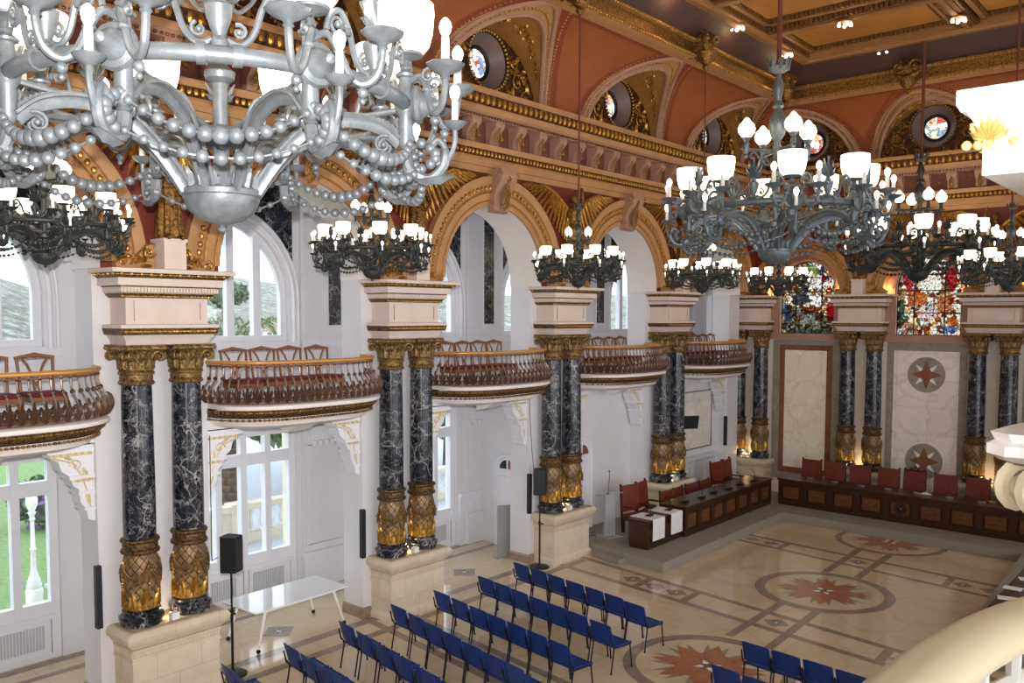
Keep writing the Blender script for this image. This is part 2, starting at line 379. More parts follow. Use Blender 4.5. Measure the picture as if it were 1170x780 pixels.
def stained(name, scale=4.2, seed=0.0, regions=(), cx=0.0):
    m = bpy.data.materials.new(name); m.use_nodes = True; nt = m.node_tree; nt.nodes.clear()
    o = N(nt, 'ShaderNodeOutputMaterial'); s = coord(nt)
    nd = noise(nt, s, 5, 4); mx = N(nt, 'ShaderNodeMix', data_type='VECTOR'); mx.inputs['Factor'].default_value = .3
    nt.links.new(s, mx.inputs['A']); nt.links.new(nd.outputs['Color'], mx.inputs['B'])
    mp = N(nt, 'ShaderNodeMapping'); mp.inputs['Location'].default_value = (seed, seed, seed); nt.links.new(mx.outputs['Result'], mp.inputs['Vector'])
    vo = N(nt, 'ShaderNodeTexVoronoi'); vo.inputs['Scale'].default_value = scale; nt.links.new(mp.outputs[0], vo.inputs['Vector'])
    ve = N(nt, 'ShaderNodeTexVoronoi', feature='DISTANCE_TO_EDGE'); ve.inputs['Scale'].default_value = scale; nt.links.new(mp.outputs[0], ve.inputs['Vector'])
    sp = N(nt, 'ShaderNodeSeparateColor'); nt.links.new(vo.outputs['Color'], sp.inputs[0])
    c = ramp(nt, sp.outputs[0], [(0, (.5, .52, .46)), (.2, (.6, .48, .32)), (.33, (.3, .05, .04)), (.4, (.13, .17, .3)), (.46, (.4, .2, .08)), (.55, (.6, .62, .58)), (.68, (.16, .19, .13)), (.76, (.24, .12, .07)), (.84, (.42, .3, .2)), (.92, (.62, .6, .56))], 'CONSTANT')
    # large fields of the composition, soft-edged along the leading
    nw = noise(nt, s, 2.6, 3); wm = N(nt, 'ShaderNodeMix', data_type='VECTOR'); wm.inputs['Factor'].default_value = .14
    nt.links.new(vo.outputs['Position'], wm.inputs['A']); nt.links.new(nw.outputs['Color'], wm.inputs['B'])
    ps = N(nt, 'ShaderNodeSeparateXYZ'); nt.links.new(s, ps.inputs[0])
    for (x, z, rx, rz, col) in regions:
        acc = None
        for out, c0, r in (('X', cx + x, rx), ('Z', z, rz)):
            a = N(nt, 'ShaderNodeMath', operation='SUBTRACT'); nt.links.new(ps.outputs[out], a.inputs[0]); a.inputs[1].default_value = c0
            b = N(nt, 'ShaderNodeMath', operation='DIVIDE'); nt.links.new(a.outputs[0], b.inputs[0]); b.inputs[1].default_value = r
            q = N(nt, 'ShaderNodeMath', operation='POWER'); ab = N(nt, 'ShaderNodeMath', operation='ABSOLUTE'); nt.links.new(b.outputs[0], ab.inputs[0]); nt.links.new(ab.outputs[0], q.inputs[0]); q.inputs[1].default_value = 2
            if acc is None: acc = q
            else:
                ad = N(nt, 'ShaderNodeMath', operation='ADD'); nt.links.new(acc.outputs[0], ad.inputs[0]); nt.links.new(q.outputs[0], ad.inputs[1]); acc = ad
        jt = N(nt, 'ShaderNodeMath', operation='MULTIPLY_ADD'); nt.links.new(sp.outputs[1], jt.inputs[0]); jt.inputs[1].default_value = .55; nt.links.new(acc.outputs[0], jt.inputs[2])
        f = ramp(nt, jt.outputs[0], [(.85, (.8, .8, .8)), (.95, (0, 0, 0))])
        mm = N(nt, 'ShaderNodeMix', data_type='RGBA'); nt.links.new(f, mm.inputs['Factor']); nt.links.new(c, mm.inputs['A']); mm.inputs['B'].default_value = (*col, 1); c = mm.outputs['Result']
    n2 = noise(nt, s, 22, 3); sh = ramp(nt, n2.outputs['Fac'], [(.3, (.5, .46, .44)), (.6, (1, 1, 1))])
    mu = N(nt, 'ShaderNodeMix', data_type='RGBA', blend_type='MULTIPLY'); mu.inputs['Factor'].default_value = 1; nt.links.new(c, mu.inputs['A']); nt.links.new(sh, mu.inputs['B'])
    t = N(nt, 'ShaderNodeBsdfTransparent'); nt.links.new(mu.outputs['Result'], t.inputs[0])
    d = N(nt, 'ShaderNodeBsdfDiffuse'); d.inputs[0].default_value = (.015, .013, .012, 1)
    ms = N(nt, 'ShaderNodeMixShader'); ld = ramp(nt, ve.outputs['Distance'], [(.02, (0, 0, 0)), (.05, (1, 1, 1))])
    nt.links.new(ld, ms.inputs[0]); nt.links.new(d.outputs[0], ms.inputs[1]); nt.links.new(t.outputs[0], ms.inputs[2]); nt.links.new(ms.outputs[0], o.inputs[0]); return m
WHT, RED_, BRN, BLU, GRN, DKB = (.66, .68, .64), (.36, .02, .03), (.5, .25, .1), (.14, .2, .36), (.26, .34, .14), (.06, .09, .13)
STAIN = [stained('leaded_stained_glass', 13, 0.0, [(0, 7.3, .35, .22, GRN), (.0, 6.95, .6, .3, WHT), (-.25, 6.42, .42, .24, DKB), (.28, 6.32, .2, .18, WHT), (.05, 6.07, .42, .13, (.3, .09, .03)), (0, 5.76, .6, .24, WHT), (-.72, 5.95, .18, .35, BLU), (.72, 6.0, .18, .4, RED_), (-.35, 5.8, .16, .16, (.5, .3, .06)), (.35, 5.8, .16, .16, (.36, .08, .04)), (0, 5.4, .8, .07, (.2, .3, .3))], 1.7),
         stained('leaded_stained_glass_second', 12, 3.7, [(-.58, 6.95, .2, .45, RED_), (.58, 7.0, .2, .45, RED_), (0, 6.88, .42, .42, WHT), (-.38, 6.36, .34, .26, BRN), (.4, 6.3, .26, .4, (.46, .26, .14)), (-.02, 6.0, .3, .3, (.6, .56, .54)), (.62, 5.74, .2, .16, (.5, .2, .05)), (.55, 5.5, .3, .14, BLU), (-.55, 5.55, .3, .2, (.4, .3, .2)), (-.78, 6.0, .12, .6, (.08, .14, .08))], 5.31)]
STAINMINI = stained('rose_window_glass', 9, 1.3)

# ------------------------------------------------------------------ ornament
def spiral(mb, F, c, r, turns=1.6, th=.04, start=0.0, sgn=1, n=26, tail=None, m=None, tn=6):
    pts = []; rr = []
    for i in range(n):
        t = i / (n - 1); a = start + sgn * turns * 2 * pi * t; q = r * (1 - t) ** .85 + .02 * r
        pts.append(F(c[0] + q * cos(a), c[1] + q * sin(a), th * .5)); rr.append(th * (1 - .55 * t))
    if tail:
        p0 = (c[0] + r * cos(start), c[1] + r * sin(start)); pre = []; pr = []
        k = len(tail)
        for i, q in enumerate(tail): pre.append(F(q[0], q[1], th * .5)); pr.append(th * (.5 + .5 * i / k))
        pts = pre + pts; rr = pr + rr
    mb.tube(pts, rr, tn, m=m)
    e = F(c[0], c[1], th * .6); mb.ball(e, th * 1.5, 8, 5, m=m)
def leaf(mb, F, a, b, w, th=.03, m=None, bend=.0, n=5):
    # pointed leaf from 2D point a to b with serrated edge, raised along the middle
    dx, dy = b[0] - a[0], b[1] - a[1]; L = sqrt(dx * dx + dy * dy); ux, uy = dx / L, dy / L
    vs = []; fs = []
    for i in range(n + 1):
        t = i / n; ww = w * sin(pi * min(t * .85 + .12, 1)) * (1 if i % 2 else .74); off = bend * L * sin(pi * t)
        for s in (-1, 0, 1):
            vs.append(F(a[0] + ux * L * t - uy * (ww * s + off), a[1] + uy * L * t + ux * (ww * s + off), th * (1.0 if s == 0 else .15)))
    for i in range(n):
        for s in range(2):
            fs.append((3 * i + s, 3 * i + s + 1, 3 * i + 4 + s, 3 * i + 3 + s))
    mb.add(vs, fs, m)
def beads(mb, pts, r, m=None, s=(1, 1, 1), n=6, k=4):
    for p in pts: mb.ball(p, r, n, k, s, m)
def sweep(mb, prof, path, closed=False, m=None, cap=True):
    """prof: (out,z) closed outline; path: list of (x,y); out to the LEFT of travel... mitred"""
    P = [Vector((p[0], p[1])) for p in path]; k = len(P); rings = []
    for i in range(k):
        if closed: d0 = (P[i] - P[i - 1]).normalized(); d1 = (P[(i + 1) % k] - P[i]).normalized()
        else:
            d0 = (P[i] - P[i - 1]).normalized() if i > 0 else (P[1] - P[0]).normalized()
            d1 = (P[i + 1] - P[i]).normalized() if i < k - 1 else d0
        n0 = Vector((d0.y, -d0.x)); n1 = Vector((d1.y, -d1.x)); b = (n0 + n1)
        b = b / max(b.length_squared / 2, .05) if b.length > 1e-6 else n0
        rings.append([(P[i].x + b.x * o, P[i].y + b.y * o, z) for o, z in prof])
    if closed:
        n = len(prof); vs = [p for r in rings for p in r]; fs = []
        for q in range(k):
            q2 = (q + 1) % k
            for i in range(n):
                j = (i + 1) % n; fs.append((q * n + i, q * n + j, q2 * n + j, q2 * n + i))
        mb.add(vs, fs, m)
    else: mb.loft(rings, m, cap)
# ================================================================== the hall
XF, XA, XB, XW = -.22, .15, -.8, -2.6       # pier face, arch wall face, back of arch wall, aisle window wall
YF, YA, YB = 20.65, 20.28, 21.1             # end wall: pier face, arch face, back
ZI = 6.54                                    # top of impost, springing of arches
RA = 1.57
BAYS = [-2.5, 2.5, 7.5, 12.5, 17.5]
PIERS = [-5, 0, 5, 10, 15, 20]
EBAYS = [1.7, 5.31, 8.92]
EPIERS = [-.1, 3.51, 7.12, 10.73]
def arc(c, r, zc, n=28, a0=0, a1=pi, rz=None):
    rz = rz or r
    return [(c + r * cos(a0 + (a1 - a0) * i / n), zc + rz * sin(a0 + (a1 - a0) * i / n)) for i in range(n + 1)]
FL = lambda y, z, d: (d, y, z)              # left wall plane: (y,z) at x=d
FE = lambda x, z, d: (x, d, z)              # end wall plane: (x,z) at y=d

# ---- floor with inlaid marble
mb = MB(); mb.box(-2.75, 13.6, -12, 21.4, -.2, 0)
floor = struct('floor', mb, CREAM, smooth=False)
H1 = .003
SZ = [0]
def strip(mb, a, b, w, z=H1):
    SZ[0] += 1; z += SZ[0] * 4e-5
    a = Vector((*a, 0)); b = Vector((*b, 0)); d = (b - a).normalized(); s = Vector((-d.y, d.x, 0)) * w / 2
    mb.add([(*(a - s).xy, z), (*(b - s).xy, z), (*(b + s).xy, z), (*(a + s).xy, z)], [(0, 1, 2, 3)])
def annulus(mb, c, r0, r1, z=H1, n=64):
    vs = []
    for i in range(n):
        a = 2 * pi * i / n; vs += [(c[0] + r0 * cos(a), c[1] + r0 * sin(a), z), (c[0] + r1 * cos(a), c[1] + r1 * sin(a), z)]
    mb.add(vs, [(2 * i, 2 * i + 1, 2 * ((i + 1) % n) + 1, 2 * ((i + 1) % n)) for i in range(n)])
def star(mb, c, r, ri, n, z, rot=0):
    vs = [(c[0], c[1], z)]
    for i in range(2 * n):
        a = rot + pi * i / n; q = r if i % 2 == 0 else ri
        vs.append((c[0] + q * cos(a), c[1] + q * sin(a), z))
    mb.add(vs, [(0, 1 + i, 1 + (i + 1) % (2 * n)) for i in range(2 * n)])
bands = MB()
def lerp(p, q, t): return (p[0] + (q[0] - p[0]) * t, p[1] + (q[1] - p[1]) * t)
A1, A1b = (1.45, 10.19), (7.72, 9.32); A2, A2b = (2.06, 9.29), (7.99, 8.5)
B1, B1b = (2.54, 15.06), (8.75, 14.5); B2, B2b = (2.49, 14.41), (8.77, 13.59)
def ext(p, q, x0, x1):
    f = lambda x: p[1] + (q[1] - p[1]) * (x - p[0]) / (q[0] - p[0])
    return (x0, f(x0)), (x1, f(x1))
def yat(p, q, x): return p[1] + (q[1] - p[1]) * (x - p[0]) / (q[0] - p[0])
strip(bands, *ext(A1, A1b, -.3, 12.4), .17); strip(bands, *ext(A2, A2b, -.3, 12.4), .17)
strip(bands, *ext(B1, B1b, 2.45, 8.9), .15); strip(bands, *ext(B2, B2b, 2.45, 8.9), .15)
# third band further back under the chairs and links between the medallions
C1, C1b, C2, C2b = (1.5, 4.7), (8, 3.9), (1.5, 3.9), (8, 3.1)
strip(bands, *ext(C1, C1b, -.3, 12.4), .17); strip(bands, *ext(C2, C2b, -.3, 12.4), .17)
for p, q in (((5.55, 7.95), (5.51, 10.35)), ((6.36, 7.85), (6.26, 10.3)), ((5.36, 13.05), (5.26, 15.75)), ((6.07, 13.0), (6.01, 15.7)), ((5.6, 3.0), (5.6, 5.2)), ((6.4, 2.9), (6.4, 5.1))):
    strip(bands, p, q, .17)
for x in (2.63, 3.9, 8.0, 9.2): strip(bands, (x, yat(A1, A1b, x)), (x + .03, yat(A2, A2b, x)), .17)
for x in (3.68, 7.68): strip(bands, (x, yat(B1, B1b, x)), (x + .03, yat(B2, B2b, x)), .15)
for x in (1.9, 3.2, 4.6): strip(bands, (x, yat(C1, C1b, x)), (x + .03, yat(C2, C2b, x)), .17)
MED = [(5.93, 6.45), (5.86, 11.68), (5.62, 16.85)]
for i, c in enumerate(MED): annulus(bands, c, 1.2, 1.42 if i != 2 else 1.36, H1 + .0025)
for a, b, w in (((-2.5, -4.6), (-2.5, 10.4), .2), ((-1.95, -4.6), (-1.95, 10.4), .16), ((-.02, -4.6), (-.02, 10.3), .22), ((.62, -4.6), (.62, 10.2), .2)): strip(bands, a, b, w, H1 - .001)
obj('inlaid_band', bands, GREYB, floor, smooth=False)
sr, sg, sw, sd = MB(), MB(), MB(), MB()
for c in MED:
    star(sg, c, .98, .5, 16, H1 + .0028, .1); star(sr, c, .96, .55, 8, H1 + .0032, .1 + pi / 16)
    annulus(sr, c, 0, .56, H1 + .0035, 24); star(sw, c, .26, .1, 4, H1 + .004, pi / 4); star(sd, c, .22, .07, 4, H1 + .005, 0)
def diamond(c, r, flower=True, sy=1.0):
    v = [(c[0] - r, c[1], H1 + .002), (c[0], c[1] - r * sy, H1 + .002), (c[0] + r, c[1], H1 + .002), (c[0], c[1] + r * sy, H1 + .002)]
    sg.add(v, [(0, 1, 2, 3)])
    if flower:
        star(sd, c, r * .52, r * .14, 4, H1 + .003, pi / 4); star(sw, c, r * .2, r * .1, 4, H1 + .004, 0)
for x, fl in ((2.3, 1), (2.97, 0), (3.56, 1), (5.92, 1), (8.35, 1), (8.8, 0)): diamond((x if x != 2.3 else 2.35, (yat(A1, A1b, x) + yat(A2, A2b, x)) / 2), .27, fl, .9)
for x, fl in ((2.8, 0), (3.32, 1), (5.66, 1), (7.99, 1), (8.55, 0)): diamond((x, (yat(B1, B1b, x) + yat(B2, B2b, x)) / 2), .24, fl, .85)
for x, fl in ((2.2, 1), (2.9, 0), (6.0, 1), (3.9, 1)): diamond((x, (yat(C1, C1b, x) + yat(C2, C2b, x)) / 2), .27, fl, .9)
for y in (-2.4, 2.6, 7.55): diamond((-.48 - .35, y), .34)
obj('grey_star_inlay', sg, OLIVE, floor, smooth=False); obj('rust_star_inlay', sr, RUSTM, floor, smooth=False)
obj('white_star_inlay', sw, LACQ, floor, smooth=False); obj('red_cross_inlay', sd, REDM, floor, smooth=False)

# ---- podium (carpeted dais), U-shaped around the inlaid floor
def dais(poly, z0, z1, name, label):
    mb = MB(); mb.prism(poly, lambda a, b, d: (a, b, d), z0, z1)
    tag(obj(name, mb, CARPET, smooth=False), label, 'dais')
dais([(-.65, 10.99), (2.64, 10.47), (2.5, 17.2), (8.62, 16.95), (8.95, 9.6), (12.6, 9.2), (12.6, 19.88), (-.2, 19.88), (-.2, 19.05), (-.55, 19.05), (-.55, 15.95), (.62, 15.95), (.62, 14.05), (-.65, 14.05)], 0.006, .25, 'carpeted_dais', 'low grey carpeted dais running along the side wall and the end wall')
dais([(.6, 10.56), (1.5, 10.35), (1.5, 10.655), (.6, 10.83)], 0.006, .13, 'carpeted_step', 'low grey carpeted step in front of the dais, beside a stone pedestal')

# ---- left arch wall
mb = MB()
for y in PIERS:
    if y == 20: mb.box(XB, XF, 19.07, 19.78, 0, ZI, 0); mb.box(-1.3, -1.1, 19.6, 21.1, 0, ZI, 0)
    else: mb.box(XB, XF, y - .9, y + .9, 0, ZI, 0)
mb.box(XB, XF, -12, -5.9, 0, ZI, 0)
for c in BAYS:
    y0, y1 = c - 2.5, c + 2.5
    if c == 17.5: y1 = 21.1
    if c == -2.5: y0 = -12
    poly = [(y0, ZI), (c - RA, ZI)] + [(y, z) for y, z in reversed(arc(c, RA, ZI + .1))] + [(c + RA, ZI), (y1, ZI), (y1, 10.42), (y0, 10.42)]
    mb.prism(poly, FL, XB, XA, m=1, mf=2, mb=0)
struct('wall_left', mb, [WHITE, STONEW, DKRED], smooth=True, ang=30)

# aisle (gallery) outer wall with tall windows
def archplate(mb, F, d0, d1, c, half, z0, zs, R, ext0, ext1, zb, zt, m=0):
    """wall slab ext0..ext1 x zb..zt with an arched hole: half width, sill z0, spring zs"""
    mb.prism([(ext0, zb), (ext1, zb), (ext1, z0), (ext0, z0)], F, d0, d1, m)
    mb.prism([(ext0, z0), (c - half, z0), (c - half, zs), (ext0, zs)], F, d0, d1, m)
    mb.prism([(c + half, z0), (ext1, z0), (ext1, zs), (c + half, zs)], F, d0, d1, m)
    mb.prism([(ext0, zs)] + list(reversed(arc(c, R, zs))) + [(ext1, zs), (ext1, zt), (ext0, zt)], F, d0, d1, m)
mb = MB()
WINB = [-2.3, 2.5, 7.3]                       # bays with windows down to the ground
UPW = [-2.3, 2.5, 7.5, 12.5, 17.5]
edges = [-12, 0, 5, 10, 15, 21.1]
for k, c in enumerate(UPW):
    archplate(mb, FL, -3.0, XW, c, 1.62, 5.33, 6.2, 1.62, edges[k], edges[k + 1], 4.3, 9.4)
    if k < 3:
        cc = WINB[k]; hw = 1.78
        mb.prism([(edges[k], 0), (cc - hw, 0), (cc - hw, 4.3), (edges[k], 4.3)], FL, -3.0, XW)
        mb.prism([(cc + hw, 0), (edges[k + 1], 0), (edges[k + 1], 4.3), (cc + hw, 4.3)], FL, -3.0, XW)
        mb.prism([(cc - hw, 3.55), (cc + hw, 3.55), (cc + hw, 4.3), (cc - hw, 4.3)], FL, -3.0, XW)
    else:
        mb.prism([(edges[k], 0), (edges[k + 1], 0), (edges[k + 1], 4.3), (edges[k], 4.3)], FL, -3.0, XW)
# pilaster strips on the aisle wall
for y in (5, 10, 15): mb.box(XW, XW + .08, y - .62, y + .75, 0, 9.3)
aw = struct('aisle_wall', mb, WHITE, smooth=True, ang=30)
# gallery floor, closed lower bays, gallery ceiling
mb = MB(); mb.box(XW, XF - .02, -12, 21.1, 3.98, 4.28); mb.box(-3.0, XB, -12, 21.1, 9.3, 9.5)
struct('gallery_floor', mb, WHITE, smooth=False)
mb = MB(); mb.box(-.78, -.66, 10.9, 14.1, 0, 3.98); mb.box(-.78, -.66, 15.9, 19.1, 0, 3.98); mb.box(-2.6, -.8, 9.9, 10.9, 0, 3.98); mb.box(-2.6, -.8, 21.0, 21.1, 0, 9.3)
struct('closed_bay_wall', mb, WHITE, smooth=False)
# dark marble spandrels and panels set in the gallery wall
mb = MB()
for c in UPW:
    for s in (-1, 1):
        e = c + s * (1.75)
        pts = [(c + s * 1.88 * cos(a), 6.2 + 1.88 * sin(a)) for a in [radians(24 + 50 * i / 10) for i in range(11)]]
        pts = [p for p in pts if abs(p[0] - c) < 1.72]
        poly = [(c + s * 1.72, 8.55), (pts[-1][0], 8.55)] + list(reversed(pts)) + [(c + s * 1.72, pts[0][1])]
        mb.prism(poly, FL, XW, XW + .012)
for y in (5.27, 10.2, 15.2): mb.prism([(y - .18, 5.65), (y + .18, 5.65), (y + .18, 8.5), (y - .18, 8.5)], FL, XW + .08, XW + .095)
obj('dark_marble_panel', mb, DMARB, aw, smooth=False)
# white arch mouldings and panel mouldings in the gallery
mb = MB()
for c in UPW:
    for R, w in ((1.72, .05), (1.84, .035)):
        mb.tube([(XW + .02, c - R, 5.3)] + [(XW + .02, y, z) for y, z in reversed(arc(c, R, 6.2, 24))] + [(XW + .02, c + R, 5.3)], w, 6)
    mb.box(XW, XW + .07, c - 1.85, c + 1.85, 5.18, 5.3)
for y in (5, 10, 15):
    for a, b in ((-.56, -.02), (.42, .7)):
        pts = [(XW + .085, y + a, 5.5), (XW + .085, y + b, 5.5), (XW + .085, y + b, 8.9), (XW + .085, y + a, 8.9)]
        mb.tube(pts, .02, 4, closed=True)
    mb.box(XW + .08, XW + .12, y - .62, y + .75, 5.2, 5.34)
    pts = [(XW + .085, y - .5, .95), (XW + .085, y + .6, .95), (XW + .085, y + .6, 3.1), (XW + .085, y - .5, 3.1)]; mb.tube(pts, .018, 4, closed=True)
    mb.box(XW + .08, XW + .16, y - .64, y + .77, 0, .72); mb.box(XW + .08, XW + .19, y - .68, y + .8, .72, .8)
    mb.box(XW + .08, XW + .2, y - .5, y + .62, 3.36, 3.5); mb.box(XW + .08, XW + .15, y - .46, y + .58, 3.2, 3.36)
    for q in range(6): mb.lathe([(0, 3.02), (.05, 3.06), (.05, 3.18), (.02, 3.2)], 8, (XW + .1, y - .34 + q * .16, 0))
obj('panel_moulding', mb, WHITEW, aw)

# windows of the aisle: arched upper, rectangular lower
WN = [0]
def win_upper(c):
    WN[0] += 1
    mb = MB(); x0, x1 = XW - .22, XW - .1; R = 1.62
    rim = [(c - R, 5.33)] + list(reversed(arc(c, R, 6.2, 28))) + [(c + R, 5.33)]; inn = [(c - R + .13, 5.42)] + list(reversed(arc(c, R - .13, 6.2, 28))) + [(c + R - .13, 5.42)]
    n = len(rim)
    for d in (x1,):
        vs = [FL(*p, d) for p in rim] + [FL(*p, d) for p in inn] + [FL(*p, x0) for p in inn]
        mb.add(vs, [(i, (i + 1) % n, n + (i + 1) % n, n + i) for i in range(n)] + [(n + i, n + (i + 1) % n, 2 * n + (i + 1) % n, 2 * n + i) for i in range(n)])
    for o, w in ((-.93, .17), (-.33, .16), (.33, .16), (.93, .17)):
        zt = 6.2 + sqrt(max((R - .06) ** 2 - o * o, 0)); mb.box(x0 - .004, x1 + .02, c + o - w / 2, c + o + w / 2, 5.4, zt)
    mb.box(x0 - .008, x1 + .01, c - R + .003, c + R - .003, 5.333, 5.45)
    w = struct('window_%d' % WN[0], mb, WHITEW)
    mb = MB(); mb.prism(inn, FL, x0 + .04, x0 + .045); obj('glass', mb, GLASS, w)
    mb = MB(); mb.tube([(x1 + .03, c + .03, 5.5), (x1 + .06, c + .03, 5.62)], .014, 6); obj('window_handle', mb, CHROME, w)
def win_lower(c, hw):
    WN[0] += 1
    mb = MB(); x0, x1 = XW - .22, XW - .08; zb, zt = 0, 3.55
    mb.box(x0, x1, c - hw, c - hw + .14, zb, zt); mb.box(x0, x1, c + hw - .14, c + hw, zb, zt)
    mb.box(x0 + .006, x1 - .006, c - hw + .01, c + hw - .01, 3.4, zt - .004); mb.box(x0 + .006, x1 - .006, c - hw + .01, c + hw - .01, 2.82, 3.06); mb.box(x0 + .006, x1 - .006, c - hw + .01, c + hw - .01, .74, .98)
    n = max(2, int(round(hw * 2 / .58)))
    for i in range(1, n):
        y = c - hw + .1 + (2 * hw - .2) * i / n; mb.box(x0 - .004, x1 + .015, y - .065, y + .065, .9, 3.45)
    # panelled apron
    mb.box(x0 - .008, x1 + .03, c - hw + .004, c + hw - .004, 0.003, .76)
    for i in range(0, n, 2):
        a = c - hw + .1 + (2 * hw - .2) * i / n + .06; b = c - hw + .1 + (2 * hw - .2) * min(i + 2, n) / n - .06
        mb.tube([(x1 + .03, a, .1), (x1 + .03, b, .1), (x1 + .03, b, .68), (x1 + .03, a, .68)], .02, 4, closed=True)
    w = struct('window_%d' % WN[0], mb, WHITEW)
    g = MB()
    for i in range(0, n, 2):
        a = c - hw + .1 + (2 * hw - .2) * i / n + .16; b = c - hw + .1 + (2 * hw - .2) * min(i + 2, n) / n - .16
        k = int((b - a) / .05)
        for q in range(k): g.box(x1 + .03, x1 + .045, a + q * .05, a + q * .05 + .03, .2, .6)
    obj('grille', g, GREYGRILLE, w)
    mb = MB(); mb.box(x0 + .05, x0 + .055, c - hw + .1, c + hw - .1, .9, 3.45); obj('glass', mb, GLASS, w)
    mb = MB(); yh = c + (2 * hw - .2) / n; 
    mb.tube([(x1 + .04, c + .02, .86), (x1 + .07, c + .02, 1.0)], .014, 6); obj('window_handle', mb, CHROME, w)
for c in UPW: win_upper(c)
for c, hw in zip(WINB, (1.78, 1.78, 1.78)): win_lower(c, hw)

# lower aisle: wainscot, baseboards
mb = MB()
for y0, y1 in ((9.12, 9.9),):
    mb.box(XW, XW + .1, y0, y1, 0, 1.25); mb.box(XW, XW + .14, y0, y1, 1.25, 1.33)
    for a, b in ((y0 + .06, y0 + .36), (y0 + .42, y1 - .05)): mb.tube([(XW + .1, a, .25), (XW + .1, b, .25), (XW + .1, b, 1.12), (XW + .1, a, 1.12)], .02, 4, closed=True)
mb.box(-.66, -.56, 15.9, 19.1, .25, 1.42); mb.box(-.66, -.42, 15.9, 19.1, 1.42, 1.5)
for k in range(4):
    a = 15.98 + k * .78; mb.tube([(-.56, a, .4), (-.56, a + .68, .4), (-.56, a + .68, 1.32), (-.56, a, 1.32)], .02, 4, closed=True)
struct('trim_1', mb, WHITEW)
mb = MB(); mb.box(-.66, -.645, 16.55, 18.75, 1.75, 3.45); t = struct('trim_2', mb, SLABM, smooth=False)
mb = MB(); mb.tube([(-.645, 16.5, 1.7), (-.645, 18.8, 1.7), (-.645, 18.8, 3.5), (-.645, 16.5, 3.5)], .035, 6, closed=True); obj('panel_border', mb, OLIVE, t)
mb = MB()
for y in PIERS[:-1]:
    sweep(mb, [(0, .0), (.05, .0), (.05, .14), (.02, .2), (0, .2)], [(XB, y - .9), (XF, y - .9), (XF, y - .72)], m=0)
    sweep(mb, [(0, .0), (.05, .0), (.05, .14), (.02, .2), (0, .2)], [(XF, y + .72), (XF, y + .9), (XB, y + .9)], m=0)
struct('baseboard_left', mb, GREYB)
# shouldered door heads: white-and-gold corbels on the jambs of each lower bay
def corbel_outline(): return [(0, 3.95), (.62, 3.95), (.6, 3.8), (.5, 3.74), (.46, 3.6), (.34, 3.5), (.3, 3.36), (.22, 3.3), (.2, 3.1), (.12, 3.0), (.1, 2.84), (0, 2.8)]
def jamb_bracket():
    mb = MB(); gd = MB()
    F = lambda a, b, d: (d, a, b)
    mb.prism(corbel_outline(), F, -.6, -.3)
    for z, w, h in ((3.86, .66, .06), (3.46, .36, .05), (3.22, .24, .05), (2.98, .16, .04)): mb.box(-.63, -.27, 0, w, z, z + h)
    for q in range(6): gd.ball((-.28, .06 + q * .1, 3.83), .022, 6, 4)
    for q in range(3): gd.ball((-.28, .05 + q * .09, 3.43), .02, 6, 4)
    gd.box(-.3, -.296, .02, .6, 3.8, 3.85); gd.tube([(-.297, .58, 3.8), (-.297, .3, 3.7), (-.297, .18, 3.5), (-.297, .12, 3.3), (-.297, .06, 3.0)], .012, 5); gd.box(-.3, -.294, .01, .3, 3.41, 3.45)
    FS = lambda a, b, d: (-.3 + d, a, b)
    spiral(gd, FS, (.26, 3.66), .09, 1.3, .014); leaf(gd, FS, (.08, 3.4), (.16, 3.62), .05, .02); leaf(gd, FS, (.07, 3.05), (.12, 3.3), .04, .02); leaf(gd, FS, (.42, 3.8), (.3, 3.75), .03, .02)
    return mb, gd
b0, g0 = jamb_bracket(); bm_ = b0.mesh('jamb_corbel', WHITEW); gm_ = g0.mesh('gilded_relief', mat('pale_gilt_relief', lin(222, 204, 160), .45, .2, var=.1, vs=20))
bay_name = {-2.5: 'the lawn window bay', 2.5: 'the white table bay', 7.5: 'the grey board bay', 12.5: 'the arched door bay', 17.5: 'the marble panel bay'}
for c in BAYS:
    for s, nm in ((-1, 'entrance'), (1, 'dais')):
        y = c + s * 1.6 if c != 17.5 or s < 0 else 19.07
        o = link('jamb_corbel', bm_, loc=(0, y, 0)); 
        if s > 0: o.scale = (1, -1, 1)
        tag(o, 'white and gilt stepped jamb corbel of %s, on its %s side' % (bay_name[c], nm), 'corbel', 'jamb corbels under the balconies')
        link('gilded_relief', gm_, o)

# ---- archivolts on the left wall (tan mouldings with gold egg-and-dart), keystones
def archivolt(name, F, c, R, zc, d, wid, n=40, foot=0.0):
    """mouldings around an arch on plane depth d (positive = toward hall)"""
    steps = [(0, .0), (0, .05), (.1, .05), (.12, .075), (wid * .42, .075), (wid * .44, .10), (wid * .48, .10), (wid * .5, .07), (wid * .72, .07), (wid * .74, .12), (wid * .9, .15), (wid, .15), (wid, .0)]
    mb = MB(); rings = []
    for i in range(n + 1):
        a = pi * i / n; rings.append([F(c + (R + o) * cos(a), zc + (R + o) * sin(a), d + h) for o, h in steps])
    mb.loft(rings, 0)
    gd = MB(); ro = R + wid * .61; k = int(pi * ro / .13)
    for i in range(k):
        a = pi * (i + .5) / k
        p = F(c + ro * cos(a), zc + ro * sin(a), d + .075); gd.ball(p, .055, 7, 5, (.8, .8, 1.0))
    for q, r in ((.46, .014), (.115 / wid, .01)):
        gd.tube([F(c + (R + wid * q) * cos(pi * i / n), zc + (R + wid * q) * sin(pi * i / n), d + .1) for i in range(n + 1)], r, 5)
    o = struct(name, mb, TAN, ang=30); obj('egg_and_dart', gd, GOLD, o); return o
TR = [10]
def trim(mb, m, **k):
    TR[0] += 1; return struct('trim_%d' % TR[0], mb, m, **k)
for c in BAYS:
    TR[0] += 1; archivolt('trim_%d' % TR[0], FL, c, RA, ZI + .1, XA, .62)
